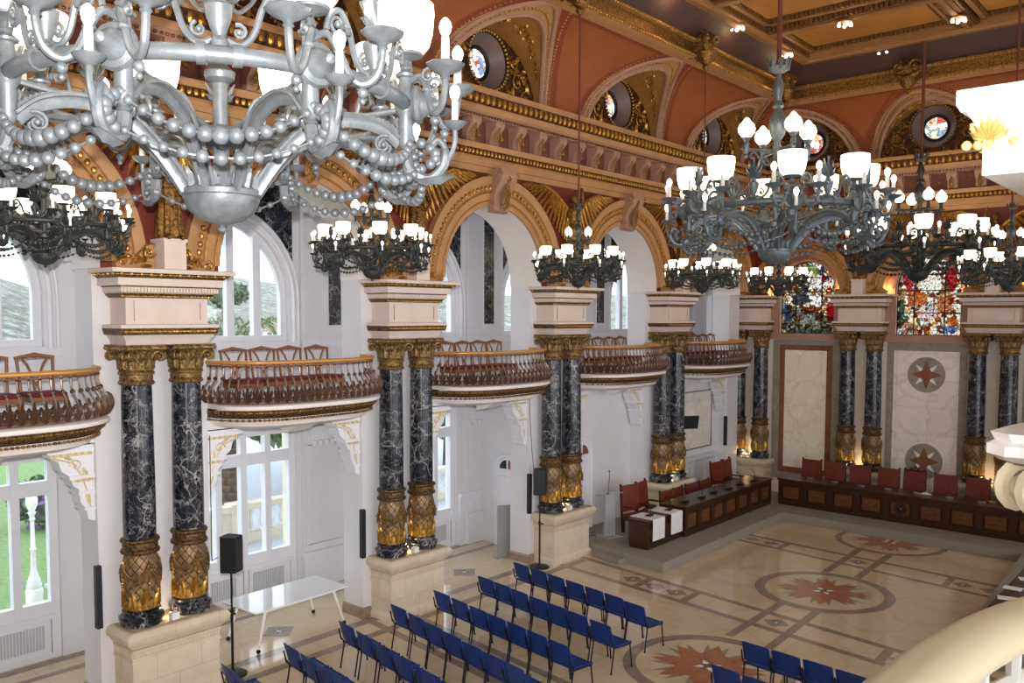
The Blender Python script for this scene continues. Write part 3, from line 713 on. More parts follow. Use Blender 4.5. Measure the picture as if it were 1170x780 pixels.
def scroll_console(w, h, d):
    """S-profile console (keystone / modillion): profile in (out,z), width along y, origin at top back"""
    pr = [(0, 0), (d, 0), (d * 1.05, -h * .12), (d * .98, -h * .26), (d * .8, -h * .36), (d * .58, -h * .5), (d * .46, -h * .66), (d * .5, -h * .8), (d * .42, -h * .94), (d * .22, -h), (0, -h)]
    mb = MB(); mb.prism(pr, lambda a, b, q: (a, q, b), -w / 2, w / 2)
    for s in (-1, 1):
        F = lambda a, b, q, s=s: (a, s * (w / 2 + q * .5), b)
        spiral(mb, F, (d * .8, -h * .15), h * .13, 1.4, h * .028); spiral(mb, F, (d * .3, -h * .84), h * .1, 1.4, h * .022)
    gd = MB(); FF = lambda a, b, q: (d * .55 + .02 + q, a, b)
    leaf(gd, lambda a, b, q: (d * (.98 + .44 * min(0, b / h + .2)) + q, a, b), (0, -h * .96), (0, -h * .3), w * .3, .03)
    gd.ball((d * .92, 0, -h * .2), w * .2, 8, 5, (.5, 1, 1)); return mb, gd
kb, kg = scroll_console(.5, .9, .4); km, kgm = kb.mesh('keystone', TAND), kg.mesh('gilded_leaf', OLDGOLD)
for c in BAYS:
    o = link('keystone', km, loc=(XA + .001, c, 8.96)); tag(o, 'scrolled tan keystone of the arch over ' + bay_name[c], 'keystone', 'keystones of the arcade'); link('gilded_leaf', kgm, o)

# ---- entablature on both walls
PATHL = [(XA, -12), (XA, YA), (12.6, YA)]
def band(prof, m, **k):
    mb = MB(); sweep(mb, prof, PATHL); return trim(mb, m, smooth=True, ang=25, **k)
band([(0, 8.86), (.1, 8.86), (.1, 8.98), (.14, 8.99), (.14, 9.13), (.19, 9.16), (0, 9.16)], TAN)
def row_pts(out, z, step):
    pts = []
    y = -4.0
    while y < YA - out: pts.append((XA + out, y, z)); y += step
    x = XA + out + step * .5
    while x < 9.5: pts.append((x, YA - out, z)); x += step
    return pts
gb = MB(); beads(gb, row_pts(.2, 9.24, .115), .055, s=(1, .85, 1.1)); t = band([(0, 9.16), (.18, 9.16), (.18, 9.31), (0, 9.31)], DKGOLD); obj('gold_beading', gb, GOLD, t)
band([(0, 9.31), (.23, 9.31), (.25, 9.42), (0, 9.42)], TAN)
tf = band([(0, 9.42), (.05, 9.42), (.05, 9.93), (0, 9.93)], MAUVE)
t = band([(0, 9.91), (.34, 9.91), (.34, 9.97), (.38, 10.02), (0, 10.02)], TAND)
gb = MB(); beads(gb, row_pts(.37, 9.945, .09), .03); obj('gold_beading', gb, OLDGOLD, t)
band([(0, 10.02), (.4, 10.02), (.42, 10.1), (.45, 10.13), (0, 10.13)], TAN)
t = band([(0, 10.13), (.42, 10.13), (.46, 10.18), (.5, 10.35), (0, 10.35)], DKGOLD)
gb = MB(); beads(gb, row_pts(.48, 10.24, .17), .085, s=(.8, .72, 1.15), n=7, k=5); obj('gold_egg_band', gb, GOLD, t)
band([(0, 10.35), (.52, 10.35), (.56, 10.39), (.56, 10.45), (0, 10.45)], TAN)
cb_, cg_ = scroll_console(.26, .48, .3); cm, cgm = cb_.mesh('modillion', TAND), cg_.mesh('gilded_leaf', OLDGOLD)
rs = MB()
for i in range(8):
    a = 2 * pi * i / 8; leaf(rs, lambda p, q, d: (d, p, q), (.02 * cos(a), .02 * sin(a)), (.085 * cos(a), .085 * sin(a)), .018, .02)
rs.ball((.01, 0, 0), .02, 6, 4); rsm = rs.mesh('gold_rosette', GOLD)
def ordinal(n): return {1: 'first', 2: 'second', 3: 'third', 4: 'fourth', 5: 'fifth', 6: 'sixth', 7: 'seventh', 8: 'eighth', 9: 'ninth', 10: 'tenth', 11: 'eleventh', 12: 'twelfth', 13: 'thirteenth', 14: 'fourteenth', 15: 'fifteenth', 16: 'sixteenth', 17: 'seventeenth', 18: 'eighteenth', 19: 'nineteenth', 20: 'twentieth', 21: 'twenty-first', 22: 'twenty-second', 23: 'twenty-third', 24: 'twenty-fourth', 25: 'twenty-fifth', 26: 'twenty-sixth', 27: 'twenty-seventh', 28: 'twenty-eighth', 29: 'twenty-ninth', 30: 'thirtieth', 31: 'thirty-first', 32: 'thirty-second', 33: 'thirty-third', 34: 'thirty-fourth', 35: 'thirty-fifth'}[n]
y = 19.5; k = 0
while y > -1.2:
    k += 1
    o = link('modillion', cm, loc=(XA + .05, y, 9.91)); link('gilded_leaf', cgm, o)
    tag(o, 'scrolled mauve modillion under the side wall cornice, %s from the corner' % ordinal(k), 'modillion', 'modillions under the side wall cornice')
    link('gold_rosette', rsm, tf, (XA + .055, y + .36, 9.68)); y -= .72
x = .95; k = 0
while x < 7.6:
    k += 1
    o = link('modillion', cm, loc=(x, YA - .05, 9.91), rz=-pi / 2); link('gilded_leaf', cgm, o)
    tag(o, 'scrolled mauve modillion under the end wall cornice, %s from the corner' % ordinal(k), 'modillion', 'modillions under the end wall cornice')
    link('gold_rosette', rsm, tf, (x + .36, YA - .055, 9.68), -pi / 2); x += .72

# ---- end wall
mb = MB()
mb.box(-.8, 13.6, YF, YB, 0, 5.2)
xs = [-.8, 3.51, 7.12, 13.6]
for k, c in enumerate(EBAYS): archplate(mb, FE, YF, YB, c, .9, 5.32, 6.72, .9, xs[k], xs[k + 1], 5.2, 10.42, 0)
struct('end_wall', mb, [mat('warm_cream_plaster', lin(232, 222, 212), .6, var=.06)], smooth=True, ang=30)
mb = MB()
for k, c in enumerate(EBAYS):
    a, b = (xs[k], xs[k + 1])
    mb.prism([(a, 6.54), (c - 1.16, 6.54)] + list(reversed(arc(c, 1.16, 6.62)))+ [(c + 1.16, 6.54), (b, 6.54), (b, 9.2), (a, 9.2)], FE, YF, YA, m=1, mf=0, mb=1)
struct('trim_70', mb, [DKRED, TAN], smooth=True, ang=30)
for c in EBAYS:
    TR[0] += 1; archivolt('trim_%d' % TR[0], FE2 if False else (lambda a, b, d: (a, YA - d, b)), c, 1.16, 6.62, 0, .5)
    mb = MB(); n = 30; rings = []
    for i in range(n + 1):
        a = pi * i / n; rings.append([(c + (r) * cos(a), y, 6.7 + r * sin(a)) for r, y in ((.9, YF + .02), (.9, YF - .12), (.97, YF - .16), (1.03, YF - .12), (1.16, YF - .14), (1.16, YF + .02))])
    mb.loft(rings); mb.box(c - 1.16, c - .9, YF - .14, YF, 5.32, 6.7); mb.box(c + .9, c + 1.16, YF - .14, YF, 5.32, 6.7)
    mb.box(c - 1.25, c + 1.25, YF - .2, YF, 5.12, 5.32); trim(mb, TAND, ang=30)
# keystones
ks, kg2 = scroll_console(.4, .9, .35); ksm, kg2m = ks.mesh('keystone', TAND), kg2.mesh('gilded_leaf', OLDGOLD)
for c, nm in zip(EBAYS[:2], ('the stained window next to the corner', 'the second stained window from the corner')):
    o = link('keystone', ksm, loc=(c, YA - .001, 8.9), rz=-pi / 2); tag(o, 'scrolled tan keystone above ' + nm, 'keystone', 'keystones of the end wall'); link('gilded_leaf', kg2m, o)
# stained windows
for k, c in enumerate(EBAYS):
    WN[0] += 1; mb = MB(); y0 = YF + .1
    outl = [(c - .9, 5.32)] + list(reversed(arc(c, .9, 6.72, 24))) + [(c + .9, 5.32)]
    mb.tube([FE(*p, y0) for p in outl], .03, 6, closed=True)
    for x in (-.42, .42): mb.box(c + x - .014, c + x + .014, y0 - .02, y0 + .02, 5.32, 6.72 + sqrt(.81 - x * x))
    for z in (5.98, 6.64, 7.1):
        h = .9 if z < 6.72 else sqrt(.81 - (z - 6.72) ** 2); mb.box(c - h, c + h, y0 - .02, y0 + .02, z - .014, z + .014)
    w = struct('window_%d' % WN[0], mb, BLKMET)
    mb = MB(); mb.prism(outl, FE, y0, y0 + .006); obj('stained_glass', mb, STAIN[k % 2], w)
    # figure-like fields of coloured glass laid in the composition
    R_ = [(.5, .06, .05), (.82, .44, .14), (.92, .94, .9), (.2, .28, .5), (.5, .26, .12), (.85, .8, .6)]
# wall panels under the windows
for k, c in enumerate(EBAYS):
    mb = MB(); mb.box(c - 1.1, c + 1.1, YF - .03, YF, .55, 5.1); p = trim(mb, OLIVE, smooth=False)
    if k == 0:
        mb = MB(); mb.box(c - .86, c + .86, YF - .045, YF - .02, .8, 4.95); obj('red_marble_border', mb, REDM, p, smooth=False)
        mb = MB(); mb.box(c - .68, c + .68, YF - .06, YF - .03, .98, 4.78); obj('onyx_field', mb, PANELM, p, smooth=False)
    else:
        mb = MB(); mb.box(c - .9, c + .9, YF - .05, YF - .02, .6, 4.86); obj('marble_field', mb, SLABM, p, smooth=False)
        ds, rd, wh = MB(), MB(), MB()
        for z in (4.17, 1.62):
            def pl(r0, n, ri, rot, d):
                vs = [(c + .02, YF - d, z)]
                for i in range(2 * n):
                    a = rot + pi * i / n; q = r0 if i % 2 == 0 else ri; vs.append((c + .02 + q * cos(a), YF - d, z + q * sin(a)))
                return vs, [(0, 1 + i, 1 + (i + 1) % (2 * n)) for i in range(2 * n)]
            ds.lathe([(.52, -.012), (.52, 0)], 40, (c + .02, YF - .05, z), 'y')
            wh.add(*pl(.42, 4, .13, pi / 4, .064)); rd.add(*pl(.42, 4, .17, pi / 2, .067))
        obj('grey_roundel', ds, OLIVE, p); obj('white_star_inlay', wh, LACQ, p, smooth=False); obj('red_star_inlay', rd, REDM, p, smooth=False)

# ---- right and rear walls (behind the camera), with window openings
mb = MB()
for k in range(5):
    c = -7.8 + 5 * k + .0
    e0 = -12 if k == 0 else c - 2.5; e1 = c + 2.5 if k < 4 else 21.1
    mb.prism([(e0, 0), (e1, 0), (e1, 1), (e0, 1)], FL, 15.4, 15.6); mb.prism([(e0, 1), (c - 1.6, 1), (c - 1.6, 7.8), (e0, 7.8)], FL, 15.4, 15.6)
    mb.prism([(c + 1.6, 1), (e1, 1), (e1, 7.8), (c + 1.6, 7.8)], FL, 15.4, 15.6); mb.prism([(e0, 7.8), (e1, 7.8), (e1, 13.4), (e0, 13.4)], FL, 15.4, 15.6)
struct('wall_right', mb, WHITE, smooth=False)
mb = MB(); mb.box(-3, 15.6, -12.2, -12, 0, 13.6); struct('wall_back', mb, STONE, smooth=False)
mb = MB(); mb.box(12.7, 15.4, -12, 21.1, 4.0, 4.28); struct('right_gallery_floor', mb, WHITE, smooth=False)
mb = MB(); mb.box(13.6, 15.5, -12, 21.1, -.2, 0); struct('right_aisle_floor', mb, CREAM, smooth=False)

# ---- coves with lunettes
X0, Y0C, ZC0, CW, CH = .05, 20.38, 10.43, 1.95, 1.72
LR, LH = 1.62, 1.56
def cove(t):                                  # t 0..1 -> (inset, z)
    return CW * (1 - cos(t * pi / 2)), ZC0 + CH * sin(t * pi / 2)
def t_of_z(z): return math.asin(max(0, min(1, (z - ZC0) / CH))) / (pi / 2)
def t_of_in(i): return math.acos(max(-1, min(1, 1 - i / CW))) / (pi / 2)
def cove_mesh(side, c, half, R, H, top=1.0, lift=0.0, s0=None, s1=None, nu=60, nv=14):
    """one bay of cove above the lunette of half-width R; side 'L' or 'E'"""
    mb = MB()
    a0 = c - half if s0 is None else s0; a1 = c + half if s1 is None else s1
    def F(u, v):
        s = a0 + (a1 - a0) * u; d = abs(s - c)
        ts = t_of_z(ZC0 + H * sqrt(1 - (d / R) ** 2)) if d < R else 0.0
        te = top
        if side == 'L': te = min(te, t_of_in(max(0.0, min(CW, Y0C - s))))
        else: te = min(te, t_of_in(max(0.0, min(CW, s - X0))))
        te = max(te, ts)
        t = ts + (te - ts) * v; i, z = cove(t); i += lift * cos(t * pi / 2) * 1.0; z -= lift * sin(t * pi / 2)
        return (X0 + i, s, z) if side == 'L' else (s, Y0C - i, z)
    mb.grid(nu, nv, F); return mb
def lunette(side, c, nm):
    half = 2.5 if side == 'L' else 1.805
    s0 = s1 = None
    if side == 'L' and c == 17.5: s1 = Y0C
    if side == 'E' and c == EBAYS[0]: s0 = X0
    R, H = (LR, LH) if side == 'L' else (1.44, 1.5)
    P = (lambda i, s, z: (X0 + i, s, z)) if side == 'L' else (lambda i, s, z: (s, Y0C - i, z))
    base = trim(cove_mesh(side, c, half, R, H, 1, 0, s0, s1), TAN, fix=False)
    a0 = s0; a1 = s1
    obj('red_border', cove_mesh(side, c, half, R + .3, H + .16, .93, .012, s0, s1), REDBORDER, base, fix=False)
    obj('terracotta_field', cove_mesh(side, c, half, R + .52, H + .26, .86, .022, (s0 + .25) if s0 is not None else None, (s1 - .25) if s1 is not None else None), TERRA, base, fix=False)
    # barrel soffit, tympanum
    n = 36
    def front(a): return cove(t_of_z(ZC0 + H * sin(a)))[0]
    mb = MB(); mb.grid(n, 4, lambda u, v: P(-.15 + (front(pi * u) + .15) * v, c + R * cos(pi * u), ZC0 + H * sin(pi * u))); obj('barrel_soffit', mb, mat('gold_ground_soffit', lin(176, 124, 66), .5, .2, var=.15, vs=5) if 'GS' not in globals() else GS, base, fix=False)
    mb = MB(); pts = []
    oz, orr = ZC0 + .9, .58
    # tympanum with round hole
    ring = [(c + orr * cos(a), oz + orr * sin(a)) for a in [2 * pi * i / 48 for i in range(48)]]
    outr = []
    for i in range(48):
        a = 2 * pi * i / 48
        # cast ray to ellipse/base line
        dx, dz = cos(a), sin(a); best = 9
        if dz < -1e-6: best = min(best, (ZC0 - .15 - oz) / dz)
        A = (dx / R) ** 2 + (dz / H) ** 2; B = 2 * dz * (oz - ZC0) / H ** 2; Cc = ((oz - ZC0) / H) ** 2 - 1
        best = min(best, (-B + sqrt(B * B - 4 * A * Cc)) / (2 * A)); best *= 1.05; outr.append((c + dx * best, oz + dz * best))
    mb.add([P(-.15, *p) for p in ring] + [P(-.15, *p) for p in outr], [(i, (i + 1) % 48, 48 + (i + 1) % 48, 48 + i) for i in range(48)])
    obj('tympanum', mb, DKGOLD, base, fix=False)
    mb = MB(); mb.grid(48, 3, lambda u, v: P(-.148 - .34 * v, c + (orr + .004 - .24 * v) * cos(2 * pi * u), oz + (orr + .004 - .24 * v) * sin(2 * pi * u)), closed_u=True); obj('oculus_reveal', mb, mat('grey_oculus_reveal', lin(120, 104, 98), .5, var=.08) if 'OR' not in globals() else OR, base, fix=False)
    mb = MB(); mb.tube([P(-.46, c + .35 * cos(2 * pi * i / 32), oz + .35 * sin(2 * pi * i / 32)) for i in range(32)], .05, 6, closed=True); obj('oculus_frame', mb, BLKMET, base)
    mb = MB(); mb.add([P(-.48, c, oz)] + [P(-.48, c + .34 * cos(2 * pi * i / 32), oz + .34 * sin(2 * pi * i / 32)) for i in range(32)], [(0, 1 + i, 1 + (i + 1) % 32) for i in range(32)]); obj('stained_glass', mb, STAINMINI, base, fix=False)
    # gold ornament
    gd = MB()
    beads(gd, [P(-.1, c + (orr + .04) * cos(2 * pi * i / 44), oz + (orr + .04) * sin(2 * pi * i / 44)) for i in range(44)], .036)
    FT = lambda a, b, d: P(-.14 + d * 1.6, c + a, ZC0 + b)
    for s in (-1, 1):
        for cx, cz, r, st in ((.96, .62, .2, 0), (1.24, .3, .18, 1), (.8, .22, .17, 2), (.86, 1.02, .12, 3), (1.16, .78, .1, 1), (.42, .16, .12, 2)):
            if (cx / R) ** 2 + (cz / H) ** 2 > .86: cx *= .9; cz *= .92
            spiral(gd, FT, (s * cx, cz), r, 1.5, .026, st, s, 22)
            for q in range(3):
                a = st + q * 1.9; leaf(gd, FT, (s * (cx + r * .9 * cos(a)), cz + r * .9 * sin(a)), (s * (cx + r * 1.9 * cos(a + .5)), cz + r * 1.9 * sin(a + .5)), .055, .04)
    for i in range(9):
        a = pi * (.1 + .8 * i / 8); leaf(gd, FT, (.64 * cos(a), .9 + .64 * sin(a)), (.84 * cos(a), .9 + .82 * sin(a)), .05, .04) if .9 + .76 * sin(a) < H * .8 else None
    # soffit arabesque
    def FSf(a, b, d):      # a angle, b depth 0..1
        f = max(front(a) - .06, .02); return P(b * f, c + (R - d * 1.2) * cos(a), ZC0 + (H - d * 1.2) * sin(a))
    for a in (.62, .86, 1.1, 1.34, pi - 1.34, pi - 1.1, pi - .86, pi - .62):
        FX = lambda p, q, d, a=a: FSf(a + p, .55 + q, d)
        if front(a) > .25:
            rr = .085; spiral(gd, FX, (0, 0), rr, 1.5, .022, a * 5, 1, 20)
            for q in range(4):
                b = a * 3 + q * 1.57; leaf(gd, FX, (rr * cos(b), rr * 1.6 * sin(b) * .9), (rr * 1.9 * cos(b + .4), rr * 2.4 * sin(b + .4)), .035, .04)
    obj('gilded_foliage', gd, GOLD, base)
    # mouldings along the groin and outer bead
    mb = MB(); gd = MB()
    def groin(a, off): 
        z = ZC0 + (H + off) * sin(a); t = t_of_z(z); i, zz = cove(t); return P(i + .02, c + (R + off * 1.1) * cos(a), zz)
    ok = [pi * i / 60 for i in range(61)]
    for off, r in ((.0, .06), (.13, .045)): mb.tube([groin(a, off) for a in ok], r, 7)
    obj('groin_moulding', mb, TAND, base)
    for q in range(64): gd.ball(groin(pi * q / 63, .07), .032, 6, 4)
    for q in range(84): gd.ball(groin(pi * q / 83, .24), .03, 6, 4)
    obj('gold_beading', gd, GOLD, base)
    return base
GS = mat('gold_ground_soffit', lin(176, 124, 66), .5, .2, var=.15, vs=5); OR = mat('grey_oculus_reveal', lin(120, 104, 98), .5, var=.08)
for c in BAYS[1:]: lunette('L', c, '')
lunette('L', -2.5, '')
for c in EBAYS: lunette('E', c, '')

# ---- cornice above the coves and coffered ceiling
ZT = ZC0 + CH
PATHC = [(X0 + CW, -12), (X0 + CW, Y0C - CW), (13.5, Y0C - CW)]
def cband(prof, m):
    mb = MB(); sweep(mb, prof, PATHC); return trim(mb, m, ang=25)
t = cband([(-.3, ZT - .05), (.08, ZT - .05), (.1, ZT + .02), (.1, ZT + .04), (-.3, ZT + .04)], TAN)
def crow(out, z, step):
    p = []; y = -3.
    while y < Y0C - CW - out: p.append((X0 + CW + out, y, z)); y += step
    x = X0 + CW + out
    while x < 12.4: p.append((x, Y0C - CW - out, z)); x += step
    return p
gb = MB(); beads(gb, crow(.11, ZT - .01, .11), .045); obj('gold_beading', gb, GOLD, t)
cband([(-.3, ZT + .04), (.06, ZT + .04), (.06, ZT + .3), (-.3, ZT + .3)], OLDGOLD)
t = cband([(-.3, ZT + .3), (.12, ZT + .3), (.16, ZT + .38), (-.3, ZT + .38)], CEILT)
gb = MB(); beads(gb, crow(.16, ZT + .33, .1), .04); obj('gold_beading', gb, GOLD, t)
cband([(-.3, ZT + .38), (.1, ZT + .38), (.62, ZT + .89), (.62, ZT + 1.16), (-.3, ZT + 1.16)], PURPLE)
ZP = ZT + .83
cband([(.5, ZP), (.72, ZP), (.74, ZP + .06), (.8, ZP + .08), (.8, ZP + .3), (.5, ZP + .3)], CEILT)
ZL = ZP + .1                                   # underside of the beams
mb = MB(); mb.box(-3.2, 15.6, -12.2, 21.4, ZL + .36, ZL + .6)
ceil = struct('ceiling', mb, UMBER, smooth=False)
bm2, dn, pn = MB(), MB(), MB()
cxs = [4.72, 9.02]; cys = [16.55 - 2.9 * i for i in range(8)]
HX, HY = 1.86, .86
for cx in cxs:
    for cy in cys:
        # nested frames of one coffer
        for q, (g, z0, z1) in enumerate(((.0, 0, .36), (.3, .12, .36))):
            a, b = HX + .24 - g * .8, HY + .52 - g * .8
            for (x0, x1, y0, y1) in ((cx - a, cx + a, cy - b - .0, cy - b + .12), (cx - a, cx + a, cy + b - .12, cy + b), (cx - a, cx - a + .12, cy - b, cy + b), (cx + a - .12, cx + a, cy - b, cy + b)):
                bm2.box(x0, x1, y0, y1, ZL + z0, ZL + z1, q)
            k = int(2 * a / .12)
            for i in range(k):
                x = cx - a + (i + .5) * 2 * a / k
                for y in (cy - b + .16, cy + b - .16): dn.box(x - .03, x + .03, y - .04, y + .04, ZL + z0 + .02, ZL + z0 + .12)
            k = int(2 * b / .12)
            for i in range(k):
                y = cy - b + (i + .5) * 2 * b / k
                for x in (cx - a + .16, cx + a - .16): dn.box(x - .04, x + .04, y - .03, y + .03, ZL + z0 + .02, ZL + z0 + .12)
        pn.box(cx - HX + .1, cx + HX - .1, cy - HY + .1, cy + HY - .1, ZL + .2, ZL + .34)
# beams between the coffers
for cy in cys: bm2.box(2.7, 13, cy - 1.45 - .08, cy - 1.45 + .08, ZL - .04, ZL + .36, 1)
for x in (2.62, 6.87, 11.17): bm2.box(x - .06, x + .06, -9, 18.0, ZL - .05, ZL + .36, 1)
obj('coffer_frame', bm2, [UMBER, CEILT], ceil, smooth=False); obj('gold_dentils', dn, OLDGOLD, ceil, smooth=False); obj('ochre_panel', pn, OCHRE, ceil, smooth=False)
# ================================================================== columns, pedestals, entablature blocks
def cyl(r): return lambda a, b, d: ((r + d) * cos(a / r), (r + d) * sin(a / r), b)
def build_column():
    """meshes of one column, origin on the axis at the pedestal top"""
    M = {}
    b = MB(); b.lathe([(.3, 0), (.3, .07), (.325, .09), (.325, .13), (.29, .16), (.265, .18), (.28, .2), (.28, .225), (.25, .24), (.235, .24)], 28); M['base'] = b.mesh('base', DMARB)
    s = MB(); s.lathe([(.235, .24), (.245, .3), (.25, .5), (.262, .75), (.262, .92), (.235, 1.05), (.235, 1.1)], 32); M['sleeve'] = s.mesh('trellis_sleeve', TRELLIS)
    g = MB(); F = cyl(.25)
    g.lathe([(.24, .245), (.262, .26), (.258, .3), (.262, .36), (.256, .4)], 32, flute=12, fl=.02)
    for i in range(16):
        a = 2 * pi * .25 * i / 16; h = (.34, .22, .28)[i % 3]
        leaf(g, F, (a, .27), (a + (.03 if i % 2 else -.03), .25 + h), .05, .03, n=8)
        spiral(g, F, (a + .03, .36), .035, 1.2, .011, i, 1, 12, tn=5)
    for i in range(4):
        a0 = 2 * pi * .25 * (i + .5) / 4
        for dz, rr in ((0, .02), (-.05, .016), (-.09, .012)):
            pts = [F(a0 + (j / 10 - .5) * .39, .95 + dz - (.2 + .3 * -dz) * (1 - (2 * j / 10 - 1) ** 2), .035) for j in range(11)]; g.tube(pts, rr, 5, m=1)
        a1 = 2 * pi * .25 * i / 4
        for q in (-.04, 0, .04): leaf(g, F, (a1, .68 + abs(q)), (a1 + q * 1.2, 1.0 - abs(q) * 1.5), .03, .04, n=4)
        g.ball(F(a1, .66, .03), .028, 7, 5); g.ball(F(a1, .6, .03), .02, 7, 5)
    M['relief'] = g.mesh('gilded_garland', [GOLD, CAPB])
    c = MB(); c.lathe([(.24, 1.08), (.275, 1.1), (.285, 1.125), (.27, 1.15), (.245, 1.16), (.255, 1.2), (.245, 1.25), (.27, 1.26), (.285, 1.285), (.272, 1.31), (.235, 1.325)], 28, m=0)
    M['collar'] = c.mesh('collar_ring', BRONZE)
    h = MB(); h.lathe([(.232, 1.31), (.236, 1.6), (.234, 2.2), (.225, 3.0), (.215, 3.64)], 28); M['shaft'] = h.mesh('shaft', DMARB)
    k = MB(); k.lathe([(.22, 3.62), (.25, 3.635), (.258, 3.66), (.245, 3.685), (.23, 3.7), (.24, 3.74), (.23, 3.775), (.255, 3.785), (.26, 3.81), (.245, 3.83), (.225, 3.85), (.225, 3.95), (.25, 4.06), (.29, 4.15)], 24)
    def leaf3(ang, z0, h, w, r0, curl):
        n = 6; vs = []; fs = []
        for i in range(n + 1):
            t = i / n; ww = w * (sin(pi * min(.18 + .72 * t, 1)) ** .8) * (1 if i % 2 else .8); r = r0 + .02 * t + curl * max(0, t - .55) ** 1.5 * 3.3; z = z0 + h * (t if t < .8 else .8 + .15 * sin((t - .8) * 9))
            for s in (-1, 0, 1):
                a = ang + s * ww / r0; rr = r + (.022 if s == 0 else 0); vs.append((rr * cos(a), rr * sin(a), z))
        for i in range(n):
            for s in range(2): fs.append((3 * i + s, 3 * i + s + 1, 3 * i + 4 + s, 3 * i + 3 + s))
        k.add(vs, fs)
    for i in range(8):
        leaf3(2 * pi * i / 8, 3.84, .2, .075, .235, .07); leaf3(2 * pi * (i + .5) / 8, 3.86, .32, .075, .24, .1)
    for i in range(4):
        a = pi / 4 + i * pi / 2; u = Vector((cos(a), sin(a), 0)); t = Vector((-sin(a), cos(a), 0))
        for s in (-1, 1):
            FV = lambda p, q, d, s=s: tuple(u * (.3 + p) + t * (s * .035 + s * d * .8) + Vector((0, 0, 4.02 + q)))
            spiral(k, FV, (.055, .03), .085, 1.5, .026, pi, -1, 20, tail=[(-.07, -.14), (-.06, -.05)])
        k.ball(tuple(u * .35 + Vector((0, 0, 4.06))), .05, 8, 5)
        a2 = i * pi / 2; u2 = Vector((cos(a2), sin(a2), 0)); k.ball(tuple(u2 * .3 + Vector((0, 0, 4.17))), .05, 8, 5, (1, 1, .8))
        t2 = Vector((-sin(a2), cos(a2), 0))
        for s in (-1, 1):
            FV = lambda p, q, d: tuple(u2 * (.275 + d) + t2 * p + Vector((0, 0, 4.0 + q))); spiral(k, FV, (s * .07, .06), .045, 1.3, .014, 0, s, 14)
    M['capital'] = k.mesh('capital', CAPB)
    ab = MB(); pts = []
    for i in range(4):
        a = pi / 4 + i * pi / 2; 
        for o in (-.09, .09): pts.append((.47 * cos(a + o), .47 * sin(a + o)))
        for q in (.3, .5, .7):
            a3 = a + pi / 2 * q; r = .37 - .045 * (1 - abs(q - .5) * 4); pts.append((r * cos(a3), r * sin(a3)))
    def ring(s, z): return [(x * s, y * s, z) for x, y in pts]
    ab.loft([ring(.92, 4.14), ring(1, 4.16), ring(1, 4.19), ring(.95, 4.2), ring(.98, 4.225)]); M['abacus'] = ab.mesh('abacus', CAPB)
    return M
CM = build_column()
def column(loc, label, white=False, rz=0):
    r = empty('marble_column', loc, rz)
    for nm, key in (('column_base', 'base'), ('trellis_sleeve', 'sleeve'), ('collar_ring', 'collar'), ('shaft', 'shaft'), ('capital', 'capital')):
        o = link(nm, CM[key], r)
        if key == 'sleeve': link('gilded_garland', CM['relief'], o)
        if key == 'capital': link('abacus', CM['abacus'], o)
    tag(r, label, 'column', 'dark marble columns'); return r
RZ = [0]
def rect(x0, x1, y0, y1): return [(x0, y0), (x1, y0), (x1, y1), (x0, y1)]
def build_pedestal():
    b = MB(); b.box(-.265, .33, -.7, .7, 0, 1.0)
    R = rect(-.265, .33, -.7, .7)
    sweep(b, [(-.05, 0), (.055, 0), (.055, .1), (.03, .14), (.0, .17), (-.05, .17)], R)
    sweep(b, [(-.05, .72), (.02, .72), (.02, .76), (-.05, .76)], R); sweep(b, [(-.05, .88), (.02, .88), (.03, .92), (-.05, .94)], R)
    for i in range(34):
        y = -.66 + i * .04; b.box(.33, .343, y, y + .022, .78, .87)
    for i in range(14):
        x = -.25 + i * .042
        for s in (-1, 1): b.box(x, x + .024, min(s * .7, s * .713), max(s * .7, s * .713), .78, .87)
    c = MB(); sweep(c, [(-.02, .94), (.03, .94), (.07, 1.0), (.12, 1.06), (.13, 1.12), (.1, 1.17), (.06, 1.2), (-.02, 1.2)], R); c.box(-.26, .34, -.71, .71, .98, 1.2)
    return b.mesh('pedestal_body', SAND), c.mesh('pedestal_cap', SAND)
PB, PC = build_pedestal()
